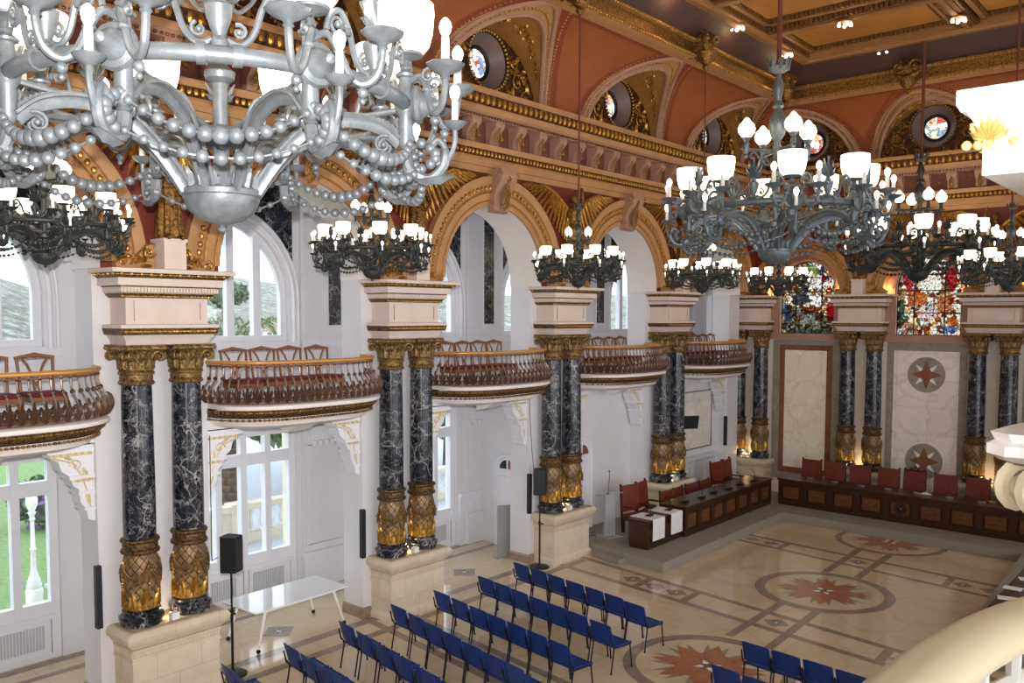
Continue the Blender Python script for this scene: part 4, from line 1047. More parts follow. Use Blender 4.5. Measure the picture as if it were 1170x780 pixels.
def entab_meshes(st, br, gd, low=0, lo=0):
    R = rect(-.265, .22, -.62, .62); M = []
    b = MB(); b.box(-.265, .24, -.64, .64, 5.42 + low, 6.535)
    sweep(b, [(-.1, 5.42 + low), (.03, 5.42 + low), (.04, 5.48 + low), (.08, 5.54 + low), (.11, 5.58 + low), (-.1, 5.58 + low)], R); sweep(b, [(-.1, 5.67 + low), (.15 + lo, 5.67 + low), (.15 + lo, 5.72 + low), (-.1, 5.73 + low)], R)
    for (x, y0, y1) in ((.225, -.52, .52),):
        b.tube([(x + .018, y0, 5.79 + low), (x + .018, y1, 5.79 + low), (x + .018, y1, 6.06), (x + .018, y0, 6.06)], .016, 4, closed=True)
    sweep(b, [(-.1, 6.18), (.1, 6.18), (.13, 6.2), (.13, 6.27), (-.1, 6.28)], R)
    for i in range(30):
        y = -.72 + i * .05; b.box(.34, .375, y, y + .028, 6.2, 6.26)
    sweep(b, [(-.1, 6.28), (.2 + lo * 4, 6.29), (.2 + lo * 4, 6.41), (-.1, 6.41)], R); sweep(b, [(-.1, 6.47), (.33, 6.47), (.34, 6.49), (.34, 6.53), (.3, 6.538), (-.1, 6.538)], R)
    M.append(('block_body', b.mesh('block_body', st)))
    c = MB(); sweep(c, [(-.1, 5.57 + low), (.12 + lo, 5.57 + low), (.15 + lo, 5.67 + low), (-.1, 5.67 + low)], R); sweep(c, [(-.1, 6.115), (.04, 6.115), (.08, 6.15), (.1, 6.18), (-.1, 6.18)], R); sweep(c, [(-.1, 6.4), (.21 + (.07 if low else 0), 6.4), (.24 + (.06 if low else 0), 6.44), (.3 + (.02 if low else 0), 6.475), (-.1, 6.475)], R); sweep(c, [(-.1, 6.27), (.145, 6.27), (.145, 6.29), (-.1, 6.29)], R)
    M.append(('bronze_moulding', c.mesh('bronze_moulding', br)))
    g = MB()
    if low:
        for side in (0, 1):
            FP = (lambda a, b_, d: (a, .62 + .295 + .3 * b_ + d, 6.41 + b_)) if side == 0 else (lambda a, b_, d: (.22 + .295 + .3 * b_ + d, a, 6.41 + b_))
            for i in range(9):
                a0 = (-.2 + .17 * i) if side == 0 else (-.84 + .21 * i)
                if side == 0 and a0 > .5: continue
                if i % 2 == 0:
                    for q in range(7): t_ = radians(20 + 140 * q / 6); leaf(g, FP, (a0 + .012 * cos(t_), -.02), (a0 + .055 * cos(t_), -.02 + .066 * sin(t_)), .012, .02)
                else:
                    for q in (-1, 1): spiral(g, FP, (a0 + q * .03, .03), .032, 1.2, .01, 0, q, 12, tn=5)
                for q in range(3): g.ball(FP(a0 - .06 + .06 * q, -.032, .008), .015, 8, 5)
    for i in range(12):
        y = -.8 + 1.6 * i / 11; g.ball((.22 + .265, y, 6.45), .028 if not low else .012, 7, 5)
    for i in range(5):
        x = -.2 + .6 * i / 4
        for s in (-1, 1): g.ball((x, s * (.62 + .265), 6.45), .028, 7, 5)
    for i in range(26):
        y = -.7 + 1.4 * i / 25; g.ball((.22 + .07, y, 6.14), .016, 5, 4); g.ball((.22 + .14, y, 5.62), .016, 5, 4)
    g.tube([(-.25, -.885, 6.445), (.485, -.885, 6.445), (.485, .885, 6.445), (-.25, .885, 6.445)], .008, 4); g.box(.28, .291, -.72, .72, 6.13, 6.15); g.box(.35, .361, -.72, .72, 5.61, 5.63)
    c.merge(g, m=1); M[-1] = ('bronze_moulding', c.mesh('bronze_moulding', [br, gd]))
    p = MB(); p.box(.115, .5, -.17, .17, 6.54, 6.94); p.box(.112, .52, -.19, .19, 6.94, 6.99)
    M.append(('statue_plinth', p.mesh('statue_plinth', st)))
    FS = lambda a, b, d: (.19 + d, a, 6.54 + b)
    for s in (-1, 1):
        q = MB(); out = [(s * .19, 0), (s * .76, 0), (s * .78, .08), (s * .7, .16), (s * .56, .15), (s * .44, .22), (s * .34, .34), (s * .24, .38), (s * .19, .36)]
        q.prism(out, FS, -.06, .06)
        gq = MB()
        F2 = lambda a, b, d: (.25 + d, a, 6.54 + b)
        spiral(gq, F2, (s * .28, .24), .085, 1.5, .02, 0, s); spiral(gq, F2, (s * .66, .09), .06, 1.5, .016, 0, -s); spiral(gq, F2, (s * .47, .1), .055, 1.4, .014, 2, s)
        leaf(gq, F2, (s * .34, .1), (s * .52, .2), .05, .03); leaf(gq, F2, (s * .24, .05), (s * .42, .04), .035, .03); leaf(gq, F2, (s * .56, .05), (s * .5, .18), .03, .03)
        gq.tube([F2(a, b, 0) for a, b in ((s * .19, .36), (s * .24, .38), (s * .34, .34), (s * .44, .22), (s * .56, .15), (s * .7, .16), (s * .78, .08))], .016, 5)
        M.append(('scroll_panel', q.mesh('scroll_panel', TAN))); M.append(('gilded_scroll', gq.mesh('gilded_scroll', gd)))
    return M
EM = entab_meshes(STONE, BRONZE, GOLD)
GOLDL = gilt('bright_pale_gold', lin(196, 160, 96), lin(240, 214, 140), 20, .35, .6, .35, .5, .3)
EMW = entab_meshes(STONEW, mat('pale_cream_moulding', lin(226, 212, 190), .45, var=.06, vs=9, bs=.3, bscale=40), GOLDL, .13, .02)
def entab(loc, rz, label, M=EM, group='entablature blocks over the columns', bare=False):
    r = empty('entablature_block', loc, rz)
    o = None
    for nm, me in M:
        if bare and nm in ('statue_plinth', 'scroll_panel', 'gilded_scroll'): continue
        o = link(nm, me, o if nm == 'gilded_scroll' else r)
    tag(r, label, 'entablature', group)

# ---- angel statues
def build_angel():
    a = MB()
    n = 28; rings = []
    for z, rx, ry, fold, cx in ((0, .17, .2, .12, .0), (.06, .2, .23, .14, .0), (.3, .17, .2, .13, .0), (.6, .16, .19, .1, .01), (.85, .16, .2, .06, .02), (.98, .15, .195, .03, .02), (1.1, .12, .155, .02, .01), (1.2, .115, .15, .0, .0), (1.32, .13, .175, 0, .01), (1.42, .125, .19, 0, .01), (1.49, .09, .17, 0, .0), (1.53, .055, .08, 0, .0), (1.6, .045, .05, 0, .01)):
        rings.append([(cx + rx * (1 + fold * sin(9 * q + z * 2)) * cos(q), ry * (1 + fold * sin(9 * q + z * 2)) * sin(q), z) for q in [2 * pi * i / n for i in range(n)]])
    a.loft(rings)
    a.ball((.02, 0, 1.71), .1, 14, 10, (1, .86, 1.25)); a.ball((-.03, 0, 1.75), .105, 12, 8, (1, .95, 1.0)); a.ball((-.1, 0, 1.7), .06, 10, 7)
    a.ball((.12, 0, 1.7), .022, 6, 5, (1, .7, 1.3)); a.ball((.1, 0, 1.63), .03, 8, 5, (1, .9, .7)); a.ball((.105, 0, 1.655), .02, 6, 4, (.7, 1.3, .5))
    for s in (-1, 1): a.ball((.02, s * .088, 1.7), .025, 6, 5, (.7, .5, 1.2))
    # raised arm and lowered arm
    a.tube([(.0, .15, 1.44), (.02, .25, 1.5), (.05, .3, 1.66), (.04, .3, 1.84), (.04, .28, 1.96)], [.065, .06, .05, .04, .03], 10)
    a.tube([(.0, -.15, 1.44), (.03, -.24, 1.32), (.1, -.26, 1.14), (.2, -.16, 1.04)], [.065, .06, .05, .035], 10)
    for i, (dx, dy, L) in enumerate(((-.03, .0, .085), (-.01, 0, .1), (.012, 0, .095), (.03, 0, .075))): a.tube([(.04 + dx, .28, 1.95), (.04 + dx * 1.3, .275, 2.0), (.05 + dx * 1.4, .26, 1.95 + L)], [.011, .01, .008], 6)
    a.tube([(.06, .275, 1.95), (.09, .26, 1.985), (.1, .25, 2.01)], [.012, .01, .008], 6)
    for i, q in enumerate((-.03, -.01, .012, .03)): a.tube([(.2, -.16 + q * .4, 1.04 + q), (.24, -.13, 1.04 + q), (.26, -.1, 1.02 + q)], [.012, .01, .008], 6)
    a.tube([(.19, -.15, 1.07), (.21, -.12, 1.1), (.22, -.1, 1.11)], [.012, .01, .008], 6)
    # sash folds
    for i in range(6):
        t = i / 6; a.tube([(.15, -.17 + .05 * i, 1.02 - .03 * i), (.17, -.05 + .03 * i, .9 - .04 * i), (.15, .12 + .01 * i, .98 - .06 * i)], .022, 6)
    for q in (-.11, .11): a.ball((.19, q, .02), .06, 8, 5, (1.5, .8, .7))
    o = obj('tmp', a, OLDGOLD)
    md = o.modifiers.new('r', 'REMESH'); md.mode = 'VOXEL'; md.voxel_size = .013; md.use_smooth_shade = True
    dg = bpy.context.evaluated_depsgraph_get(); me = bpy.data.meshes.new_from_object(o.evaluated_get(dg)); me.name = 'figure'
    bpy.data.objects.remove(o)
    me.materials.clear(); me.materials.append(OLDGOLD); me.shade_smooth()
    w = MB()
    F = lambda p, q, d: (-.08 + d, p, q)
    arm = [(.1, 1.36), (.34, 1.55), (.7, 1.78), (1.1, 1.93), (1.5, 1.93)]
    w.tube([F(p, q, .02) for p, q in arm], [.06, .065, .06, .045, .02], 8)
    def along(t):
        k = min(int(t * 4), 3); f = t * 4 - k; return arm[k][0] + (arm[k + 1][0] - arm[k][0]) * f, arm[k][1] + (arm[k + 1][1] - arm[k][1]) * f
    for layer, (cnt, L0, L1, d, wd) in enumerate(((16, .7, .42, -.03, .055), (14, .44, .27, .015, .055), (12, .24, .16, .045, .05))):
        for i in range(cnt):
            t = i / (cnt - 1); p = along(t); ang = radians(-82 + 78 * t ** 1.3); L = L0 + (L1 - L0) * t + .22 * t * (1 - t)
            leaf(w, lambda a_, b_, dd, d=d: (-.07 + d + dd, a_, b_), p, (p[0] + L * cos(ang), p[1] + L * sin(ang)), wd, .03, n=4)
    return me, w.mesh('wing', GOLD)
AM, WM = build_angel()
def angel(loc, rz, label, flip=False):
    r = empty('angel_statue', loc, rz); link('figure', AM, r)
    r.scale = (.93, .93, .93)
    for s in (1, -1): link('wing', WM, r, sc=(1, s, 1))
    if rz: r.scale = (.93, .8, .93)
    if flip: r.scale.y *= -1
    tag(r, label, 'statue', 'gilded angels on the piers')

XC = .05
PN = {0: 'the pier between lawn window and white table', 5: 'the pier between white table and grey board', 10: 'the pier between grey board and arched door', 15: 'the pier behind the red side chairs'}
def pier(origin, rz, nm, flip, A='entrance', B='dais'):
    M = Matrix.Rotation(rz, 3, 'Z'); o = Vector(origin)
    def W(x, y, z): return o + M @ Vector((x, y, z))
    # left/right as seen from the hall
    for s, side in ((-1, A), (1, B)): column(W(0, s * .395, 1.2), 'veined black marble column on %s, on its %s side' % (nm, side), rz=rz)
    r = empty('stone_pedestal', W(0, 0, 0), rz); link('pedestal_body', PB, r); link('pedestal_cap', PC, r)
    tag(r, 'honey sandstone pedestal of ' + nm, 'pedestal', 'sandstone column pedestals')
    entab(W(0, 0, 0), rz, 'rose stone entablature block on ' + nm, bare='corner' in nm)
    if 'corner' not in nm: angel(W(.33, 0, 6.991), rz, 'gilded winged angel statue above ' + nm, flip)
for y in (0, 5, 10, 15): pier((XC, y, 0), 0, PN[y], y == 5)
for x, nm, ab in zip(EPIERS[:3], ('the corner pier where the walls meet', 'the end wall pier between the stained windows', 'the end wall pier beyond the second stained window'), (('corner', 'stained window'), ('onyx panel', 'roundel panel'), ('roundel panel', 'far'))):
    pier((x, 20.38, 0), -pi / 2, nm, x > 5, *ab)

# ---- near right-hand pier (white and gold), cut by the right edge of the picture
NP = (12.62, -2.73, 0)
rw = empty('white_gallery_column', (12.51, -3.29, 1.32), pi)
cw_ = MB(); cw_.lathe([(.232, 1.0), (.236, 1.6), (.225, 3.0), (.215, 3.6), (.25, 3.635), (.245, 3.7), (.23, 3.75)], 28); cw_.lathe([(.3, 0), (.3, .1), (.26, .2), (.245, .3), (.25, .9), (.235, 1.0)], 28)
obj('shaft', cw_, STONEW, rw)
me = CM['capital'].copy(); me.materials.clear(); me.materials.append(mat('white_and_gold_capital', lin(236, 222, 190), .4, .1, var=.08, vs=8)); link('capital', me, rw)
me2 = CM['abacus'].copy(); me2.materials.clear(); me2.materials.append(STONEW); link('abacus', me2, rw)
tag(rw, 'white and gold capital column above the pale handrail', 'column')
entab(NP, pi, 'bright white and gold entablature block above the pale handrail', EMW, None, True)
r = empty('stone_pedestal', (NP[0], NP[1], 0), pi); link('pedestal_body', PB, r); link('pedestal_cap', PC, r); tag(r, 'pale pedestal under the white and gold column', 'pedestal')
mb = MB(); mb.box(12.89, 13.4, -3.6, -1.85, 0, ZI); mb.box(12.5, 13.4, -3.45, -1.9, ZI, 7.4); mb.box(12.89, 13.4, -3.6, -1.85, 7.4, 12.3); struct('right_pier_wall', mb, STONEW)

# ---- small uplight boxes between the columns
ub = MB(); ub.rbox(-.05, .05, -.06, .06, 0, .11, .006); ubm = ub.mesh('uplight_box', LACQ)
ul = MB(); ul.box(-.052, -.05, -.045, .045, .02, .09); ulm = ul.mesh('lamp_face', emit('warm_lamp_face', (1, .72, .36, 1), 12, 'NONE'))
LIGHTS = []
for (px, py, rz, nm) in [(XC, y, 0, PN[y]) for y in (0, 5, 10, 15)] + [(x, 20.38, -pi / 2, n) for x, n in zip(EPIERS[:3], ('the corner pier', 'the end wall pier between the stained windows', 'the rightmost visible end wall pier'))]:
    M = Matrix.Rotation(rz, 3, 'Z'); p = Vector((px, py, 0)) + M @ Vector((.24, 0, 1.2))
    o = link('uplight_box', ubm, loc=p, rz=rz); link('lamp_face', ulm, o); tag(o, 'small white uplight box on ' + nm, 'lamp', 'uplight boxes on the pedestals')
    LIGHTS.append(('POINT', Vector((px, py, 0)) + M @ Vector((.1, 0, 1.32)), 3.0 if rz == 0 else 7.0, (1, .68, .34), .03))
    for s in (-1, 1): LIGHTS.append(('POINT', Vector((px, py, 0)) + M @ Vector((.0 if rz == 0 else .03, s * .72, 6.68)), 9, (1, .6, .22), .05))

# ================================================================== balconies with chairs
BALX = .98
def bcurve(s): return -.2 + BALX * max(0.0, 1 - abs(s) ** 3.4) ** .62
NB = 48
def bouts(off):
    pts = [( -.22, -1.6 - min(off, 0) * 0), ]
    pts = []
    for i in range(NB + 1):
        s = -1 + 2 * i / NB; y = 1.6 * s; x = bcurve(s)
        s2 = min(1, max(-1, s)); dx = (bcurve(min(1, s + .01)) - bcurve(max(-1, s - .01))); dy = 1.6 * (min(1, s + .01) - max(-1, s - .01)); L = sqrt(dx * dx + dy * dy)
        pts.append((x + off * dy / L, max(-1.6, min(1.6, y - off * dx / L))))
    return pts
def slab(mb, levels, m=None, cap=True):
    rings = []
    for off, z in levels: rings.append([(-.3, -1.6, z)] + [(x, y, z) for x, y in bouts(off)] + [(-.3, 1.6, z)])
    mb.loft(rings, m, cap)
BMESH = {}
b = MB(); slab(b, [(.02, 4.28), (.08, 4.33), (.14, 4.345), (.15, 4.36), (.15, 4.4), (.12, 4.42), (-.06, 4.42), (-.09, 4.3)]); slab(b, [(-.3, 4.0), (-.12, 4.06), (-.1, 4.1), (-.05, 4.14), (-.04, 4.2)]); BMESH['slab'] = b.mesh('slab', STONEW)
b = MB(); slab(b, [(-.06, 4.18), (.0, 4.2), (.05, 4.26), (.09, 4.345)], None, False); b0 = b
g = MB()
pts = bouts(.06)
acc = 0
for i in range(NB):
    p, q = pts[i], pts[i + 1]; L = sqrt((p[0] - q[0]) ** 2 + (p[1] - q[1]) ** 2); acc += L
    k = max(1, int(L / .07))
    for j in range(k): g.ball((p[0] + (q[0] - p[0]) * j / k, p[1] + (q[1] - p[1]) * j / k, 4.29), .026, 6, 4)
for i in range(NB): p = bouts(-.01)[i]; g.box(p[0] - .02, p[0] + .02, p[1] - .018, p[1] + .018, 4.145, 4.18)
g.tube([(x, y, 4.29) for x, y in pts], .012, 4); g.tube([(x, y, 4.16) for x, y in bouts(-.01)], .012, 4)
b0.merge(g, m=1); BMESH['frieze'] = b0.mesh('bronze_frieze', [BRONZE, OLDGOLD])
b = MB(); b.tube([(x, y, 5.1) for x, y in bouts(0)], .046, 10, flat=.75, up=(0, 0, 1)); BMESH['rail'] = b.mesh('handrail', RAILW)
b = MB(); b.tube([(x, y, 4.45) for x, y in bouts(0)], .025, 6); b.tube([(x, y, 5.04) for x, y in bouts(0)], .016, 6); BMESH['bars'] = b.mesh('iron_rail', CHAIRW)
b = MB(); b.prism([(-.22, 3.8), (.05, 3.86), (.35, 4.02), (-.22, 4.02)], lambda a, z, d: (a, d, z), -.2, .2)
for s in (-1, 1): spiral(b, lambda a, z, d, s=s: (a, s * (.2 + d), z), (-.02, 3.94), .06, 1.3, .014)
BMESH['key'] = b.mesh('centre_bracket', STONEW)
IRONB = mat('bronze_brown_iron', lin(92, 68, 54), .42, .45, var=.3, vs=12)
b = MB(); prof = [(0, 4.44), (.1, 4.47), (.16, 4.56), (.15, 4.66), (.08, 4.76), (.02, 4.86), (0, 4.96), (0, 5.06)]
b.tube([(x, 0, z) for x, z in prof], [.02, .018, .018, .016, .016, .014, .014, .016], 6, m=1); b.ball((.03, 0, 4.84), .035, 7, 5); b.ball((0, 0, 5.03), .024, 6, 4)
FB = lambda a, z, d: ((.1 + .07 * sin(pi * min(max((z - 4.44) / .34, 0), 1))) + d, a, z)
for s in (-1, 1):
    leaf(b, FB, (0, 4.45), (s * .07, 4.68), .03, .03, n=8); leaf(b, FB, (0, 4.45), (s * .09, 4.56), .026, .025, n=8); spiral(b, FB, (s * .045, 4.62), .035, 1.2, .01, 0, s, 12, tn=5)
leaf(b, FB, (0, 4.46), (0, 4.74), .034, .04, n=8)
BMESH['bal'] = b.mesh('baluster', [IRONB, mat('sheen_pale_iron_rod', lin(150, 130, 120), .4, .4, var=.2, vs=12)])  # rods paler than the leaves, reflected light put into their colour
balname = {-2.5: 'above the lawn window', 2.5: 'above the white table', 7.5: 'above the grey board', 12.5: 'above the arched door', 17.5: 'above the marble wall panel'}
for c in BAYS:
    r = empty('balcony', (0, c, 0)); tag(r, 'bowed balcony with bronze balusters and honey rail ' + balname[c], 'balcony', 'bowed balconies of the left gallery')
    for nm, k in (('slab', 'slab'), ('bronze_frieze', 'frieze'), ('handrail', 'rail'), ('iron_rail', 'bars'), ('centre_bracket', 'key')):
        o = link(nm, BMESH[k], r)
    # balusters spaced by arc length
    P = bouts(0); D = [0]
    for i in range(NB): D.append(D[-1] + sqrt((P[i + 1][0] - P[i][0]) ** 2 + (P[i + 1][1] - P[i][1]) ** 2))
    nb = 30
    for q in range(nb):
        L = D[-1] * (q + .5) / nb; i = max(j for j in range(NB) if D[j] <= L); t = (L - D[i]) / (D[i + 1] - D[i])
        x = P[i][0] + (P[i + 1][0] - P[i][0]) * t; y = P[i][1] + (P[i + 1][1] - P[i][1]) * t; a = atan2(-(P[i + 1][0] - P[i][0]), P[i + 1][1] - P[i][1])
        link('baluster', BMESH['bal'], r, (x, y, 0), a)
# gallery chairs
def gallery_chair():
    M = []
    s = MB(); s.rbox(-.22, .22, -.23, .23, .43, .5, .02); M.append(('seat', s.mesh('seat', REDV)))
    f = MB(); f.box(-.23, .23, -.24, .24, .37, .44); M.append(('seat_rail', f.mesh('seat_rail', CHAIRW)))
    b = MB()
    for k in (-1, 1): b.tube([(-.22, k * .21, .42), (-.25, k * .22, .65), (-.29, k * .235, .92), (-.3, k * .245, .97)], [.022, .02, .02, .022], 7)
    b.tube([(-.3, -.26, .96), (-.305, -.16, .975), (-.31, -.06, .99), (-.31, 0, 1.0), (-.31, .06, .99), (-.305, .16, .975), (-.3, .26, .96)], [.022, .026, .03, .036, .03, .026, .022], 8)
    b.ball((-.3, 0, .99), .045, 8, 5, (.5, 1.2, .8)); M.append(('back_frame', b.mesh('back_frame', CHAIRW)))
    p = MB()
    for k in (-1, 1):
        p.tube([(-.235, k * .03, .45), (-.25, k * .035, .6), (-.262, k * .05, .72), (-.285, k * .1, .86), (-.3, k * .17, .96)], [.018, .016, .016, .016, .014], 6)
        p.tube([(-.25, k * .02, .62), (-.26, k * .07, .67), (-.258, k * .03, .73)], .013, 6)
    p.box(-.265, -.24, -.05, .05, .56, .62); M.append(('splat', p.mesh('splat', CHAIRW)))
    L = []
    for sx in (-1, 1):
        for sy in (-1, 1):
            l = MB(); l.tube([(sx * .2, sy * .2, .4), (sx * .22, sy * .215, .22), (sx * .2, sy * .205, .06), (sx * .215, sy * .215, 0)], [.026, .02, .015, .018], 7); L.append(l.mesh('leg', CHAIRW))
    return M, L
GCM, GCL = gallery_chair()
gal = {-2.5: [.22, .82], 2.5: [-1.07, -.52, .03, .62], 7.5: [-1.07, -.56, -.07, .44], 12.5: [-1.04, -.54, -.02, .51], 17.5: [-1.0, -.5, 0.0, .5]}
gname = balname
for c, ys in gal.items():
    for i, dy in enumerate(ys):
        r = empty('gallery_chair', (.0, c + dy, 4.302)); 
        for nm, me in GCM: link(nm, me, r)
        for me in GCL: link('leg', me, r)
        tag(r, 'carved wooden chair, %s toward the end wall on the balcony %s' % (ordinal(i + 1), gname[c]), 'chair', 'carved chairs on the balconies')
# ================================================================== chandeliers
CR = 1.62
def chand_meshes(metal):
    M = {}
    def mk(k, mb, m=None, ang=40): M[k] = mb.mesh(k, m or metal, ang=ang)
    # ring with openwork band
    b = MB(); n = 72
    b.tube([(CR * cos(2 * pi * i / n), CR * sin(2 * pi * i / n), 0) for i in range(n)], .062, 10, closed=True)
    for i in range(8):
        for q in (-.32, .32): a = 2 * pi * i / 8 + q; b.tube([(CR * cos(a - .02), CR * sin(a - .02), 0), (CR * cos(a + .02), CR * sin(a + .02), 0)], .08, 10)
    mk('ring', b)
    # node post
    b = MB(); b.lathe([(.0, -.42), (.03, -.41), (.05, -.39), (.035, -.37), (.06, -.34), (.065, -.3), (.062, -.1), (.085, -.07), (.1, 0), (.085, .07), (.062, .1), (.058, .22), (.085, .23), (.09, .25), (.06, .27), (.035, .29), (.05, .31), (.035, .34), (.03, .37), (.07, .385), (.14, .405), (.15, .425), (.0, .42)], 14, (CR, 0, 0)); mk('node_post', b)
    b = MB(); b.lathe([(.03, 0), (.04, .06), (.14, .07), (.165, .1), (.15, .13), (.11, .145), (.1, .17), (.075, .2), (.05, .24), (.035, .3), (.0, .32)], 18, (CR, 0, 0), 'x'); mk('boss', b)
    b = MB(); b.lathe([(.05, .43), (.16, .44), (.2, .49), (.23, .6), (.245, .76), (.24, .83), (.22, .83), (.195, .56), (.04, .46)], 22, (CR, 0, 0)); mk('lamp_shade', b, SHADE)
    # candle arm (mirrored for the other side)
    def armpts(s): return [(CR + .04, 0, .2), (CR + .14, s * .06, .22), (CR + .2, s * .12, .1), (CR + .24, s * .18, -.06), (CR + .29, s * .26, -.13), (CR + .36, s * .33, -.08), (CR + .39, s * .36, .04), (CR + .395, s * .365, .14)]
    def smooth(P, k=5):
        out = []
        for i in range(len(P) - 1):
            p0 = Vector(P[max(i - 1, 0)]); p1 = Vector(P[i]); p2 = Vector(P[i + 1]); p3 = Vector(P[min(i + 2, len(P) - 1)])
            for j in range(k):
                t = j / k; out.append(.5 * ((2 * p1) + (p2 - p0) * t + (2 * p0 - 5 * p1 + 4 * p2 - p3) * t * t + (3 * p1 - p0 - 3 * p2 + p3) * t ** 3))
        out.append(Vector(P[-1])); return out
    for s, k in ((1, 'candle_arm_r'), (-1, 'candle_arm_l')):
        b = MB(); b.tube(smooth(armpts(s)), .028, 8)
        e = armpts(s)[-1]; b.lathe([(.02, .1), (.04, .12), (.03, .14), (.05, .16), (.12, .19), (.155, .225), (.15, .235), (.1, .21), (.035, .2)], 18, (e[0], e[1], 0), flute=9, fl=.04)
        q = armpts(s)[4]; b.ball((q[0], q[1], q[2] - .06), .04, 8, 6); b.ball((q[0], q[1], q[2] - .12), .025, 8, 5); b.lathe([(.0, -.02), (.045, 0), (.045, .02), (0, .04)], 10, (armpts(s)[2][0], armpts(s)[2][1], .08))
        FS = lambda p, r_, d, s=s: (CR + .2 + p, s * (.14 + d), r_); spiral(b, FS, (.02, .2), .07, 1.3, .018, 0, 1, 16)
        mk(k, b)
        b = MB(); b.lathe([(.036, .2), (.034, .44), (.0, .445)], 10, (e[0], e[1], 0)); mk(k.replace('arm', 'sleeve'), b, CANDLE)
        b = MB(); b.lathe([(.016, .44), (.04, .48), (.05, .52), (.045, .555), (.02, .59), (0, .6)], 10, (e[0], e[1], 0)); mk(k.replace('candle_arm', 'bulb'), b, BULB)
    # outer low arm with extra candle: below boss
    b = MB(); P = [(CR, 0, -.42), (CR + .05, 0, -.56), (CR + .2, 0, -.62), (CR + .32, 0, -.52), (CR + .34, 0, -.38), (CR + .28, 0, -.3), (CR + .22, 0, -.36), (CR + .25, 0, -.42)]
    b.tube(smooth(P), [.05] * 8 + [.042] * 12 + [.03] * 16, 8); b.ball((CR + .25, 0, -.42), .05, 8, 6); b.ball((CR + .02, 0, -.55), .05, 8, 6)
    for s in (-1, 1):
        FS = lambda p, r_, d, s=s: (CR + .2 + p, s * (.0 + d), -.62 + r_); leaf(b, FS, (-.1, -.02), (.22, .02), .06, .05)
    P2 = [(CR + .26, 0, -.5), (CR + .36, 0, -.46), (CR + .42, 0, -.32), (CR + .42, 0, -.2)]; b.tube(smooth(P2), .022, 7); b.lathe([(.02, -.22), (.08, -.18), (.105, -.15), (.06, -.16), (.02, -.16)], 14, (CR + .42, 0, 0))
    mk('foot_scroll', b)
    b = MB(); b.lathe([(.03, -.16), (.028, .02), (.0, .025)], 10, (CR + .42, 0, 0)); mk('outer_candle_sleeve', b, CANDLE)
    b = MB(); b.lathe([(.014, .02), (.036, .06), (.044, .1), (.036, .14), (0, .17)], 10, (CR + .42, 0, 0)); mk('outer_bulb', b, BULB)
    # bead garlands between nodes
    b = MB(); m = 13; A0, A1 = 0, pi / 4
    def hang(a, r0, r1, z0, sag, big=.052, m=13):
        for i in range(m):
            t = (i + .5) / m; aa = A0 + (A1 - A0) * t; r = r0 + (r1 - r0) * (1 - (2 * t - 1) ** 2); z = z0 - sag * (1 - (2 * t - 1) ** 2)
            b.ball((r * cos(aa), r * sin(aa), z), big * (.62 + .6 * (1 - abs(2 * t - 1))), 9, 6)
        b.tube([((r0 + (r1 - r0) * (1 - (2 * t - 1) ** 2)) * cos(A0 + (A1 - A0) * t), (r0 + (r1 - r0) * (1 - (2 * t - 1) ** 2)) * sin(A0 + (A1 - A0) * t), z0 - sag * (1 - (2 * t - 1) ** 2)) for t in [j / 14 for j in range(15)]], .01, 5)
    hang(0, CR + .04, CR + .06, -.3, .26); hang(0, CR + .12, CR + .1, -.52, .2, .042, 11)
    for t0 in (0, 1):
        aa = A0 + (A1 - A0) * t0
        for i in range(8):
            q = i / 7; th = pi * q; s = 1 if t0 == 0 else -1
            b.ball(((CR + .04 + .22 * sin(th)) * cos(aa), (CR + .04 + .22 * sin(th)) * sin(aa) + 0, -.28 - .3 * q), .04 + .012 * sin(th), 9, 6)
    mk('bead_garland', b)
    # acanthus rib from ring to bowl
    b = MB(); P = [(CR - .04, 0, -.32), (CR - .22, 0, -.18), (CR - .52, 0, -.12), (CR - .85, 0, -.2), (CR - 1.08, 0, -.4), (CR - 1.24, 0, -.6), (.3, 0, -.72)]
    SP = smooth(P, 6)
    b.tube(SP, .07, 8, flat=.5, up=(0, 1, 0)); b.tube([p + Vector((.0, .06, .03)) for p in SP], .018, 5); b.tube([p + Vector((.0, -.06, .03)) for p in SP], .018, 5)
    for i, p in enumerate(SP):
        if i % 1 == 0: b.ball((p.x + .03, p.y, p.z + .05), .02, 6, 4)
    for s in (-1, 1):
        FS = lambda p, r_, d, s=s: (CR - .3 + p, s * (.05 + d), -.34 + r_); spiral(b, FS, (.12, .0), .08, 1.3, .018, 1, 1, 16)
    mk('acanthus_rib', b)
    b = MB(); b.tube([(.16, 0, -.24), (CR - .03, 0, -.04)], .024, 7); b.ball((CR * .55, 0, -.165), .04, 8, 5); mk('spoke', b)
    # crest between nodes: paired S scrolls and a palmette finial
    b = MB(); am = pi / 8
    def onring(u, r, z): a = am + u / CR; return (r * cos(a), r * sin(a), z)
    F = lambda p, q, d: onring(p, CR + d * .6, q)
    b.lathe([(.05, .05), (.07, .08), (.04, .12), (.055, .16), (.085, .25), (.095, .32), (.06, .34), (.05, .36), (.03, .42)], 12, onring(0, CR, 0))
    c0 = onring(0, CR, 0)
    for s in (-1, 1):
        P = [(s * .05, .1), (s * .14, .07), (s * .23, .16), (s * .29, .34), (s * .37, .46), (s * .46, .42), (s * .5, .3)]
        b.tube(smooth([F(p, q, 0) for p, q in P], 5), .024, 7); spiral(b, F, (s * .4, .36), .085, 1.4, .02, 0, s, 18); spiral(b, F, (s * .13, .16), .055, 1.3, .016, 2, -s, 14)
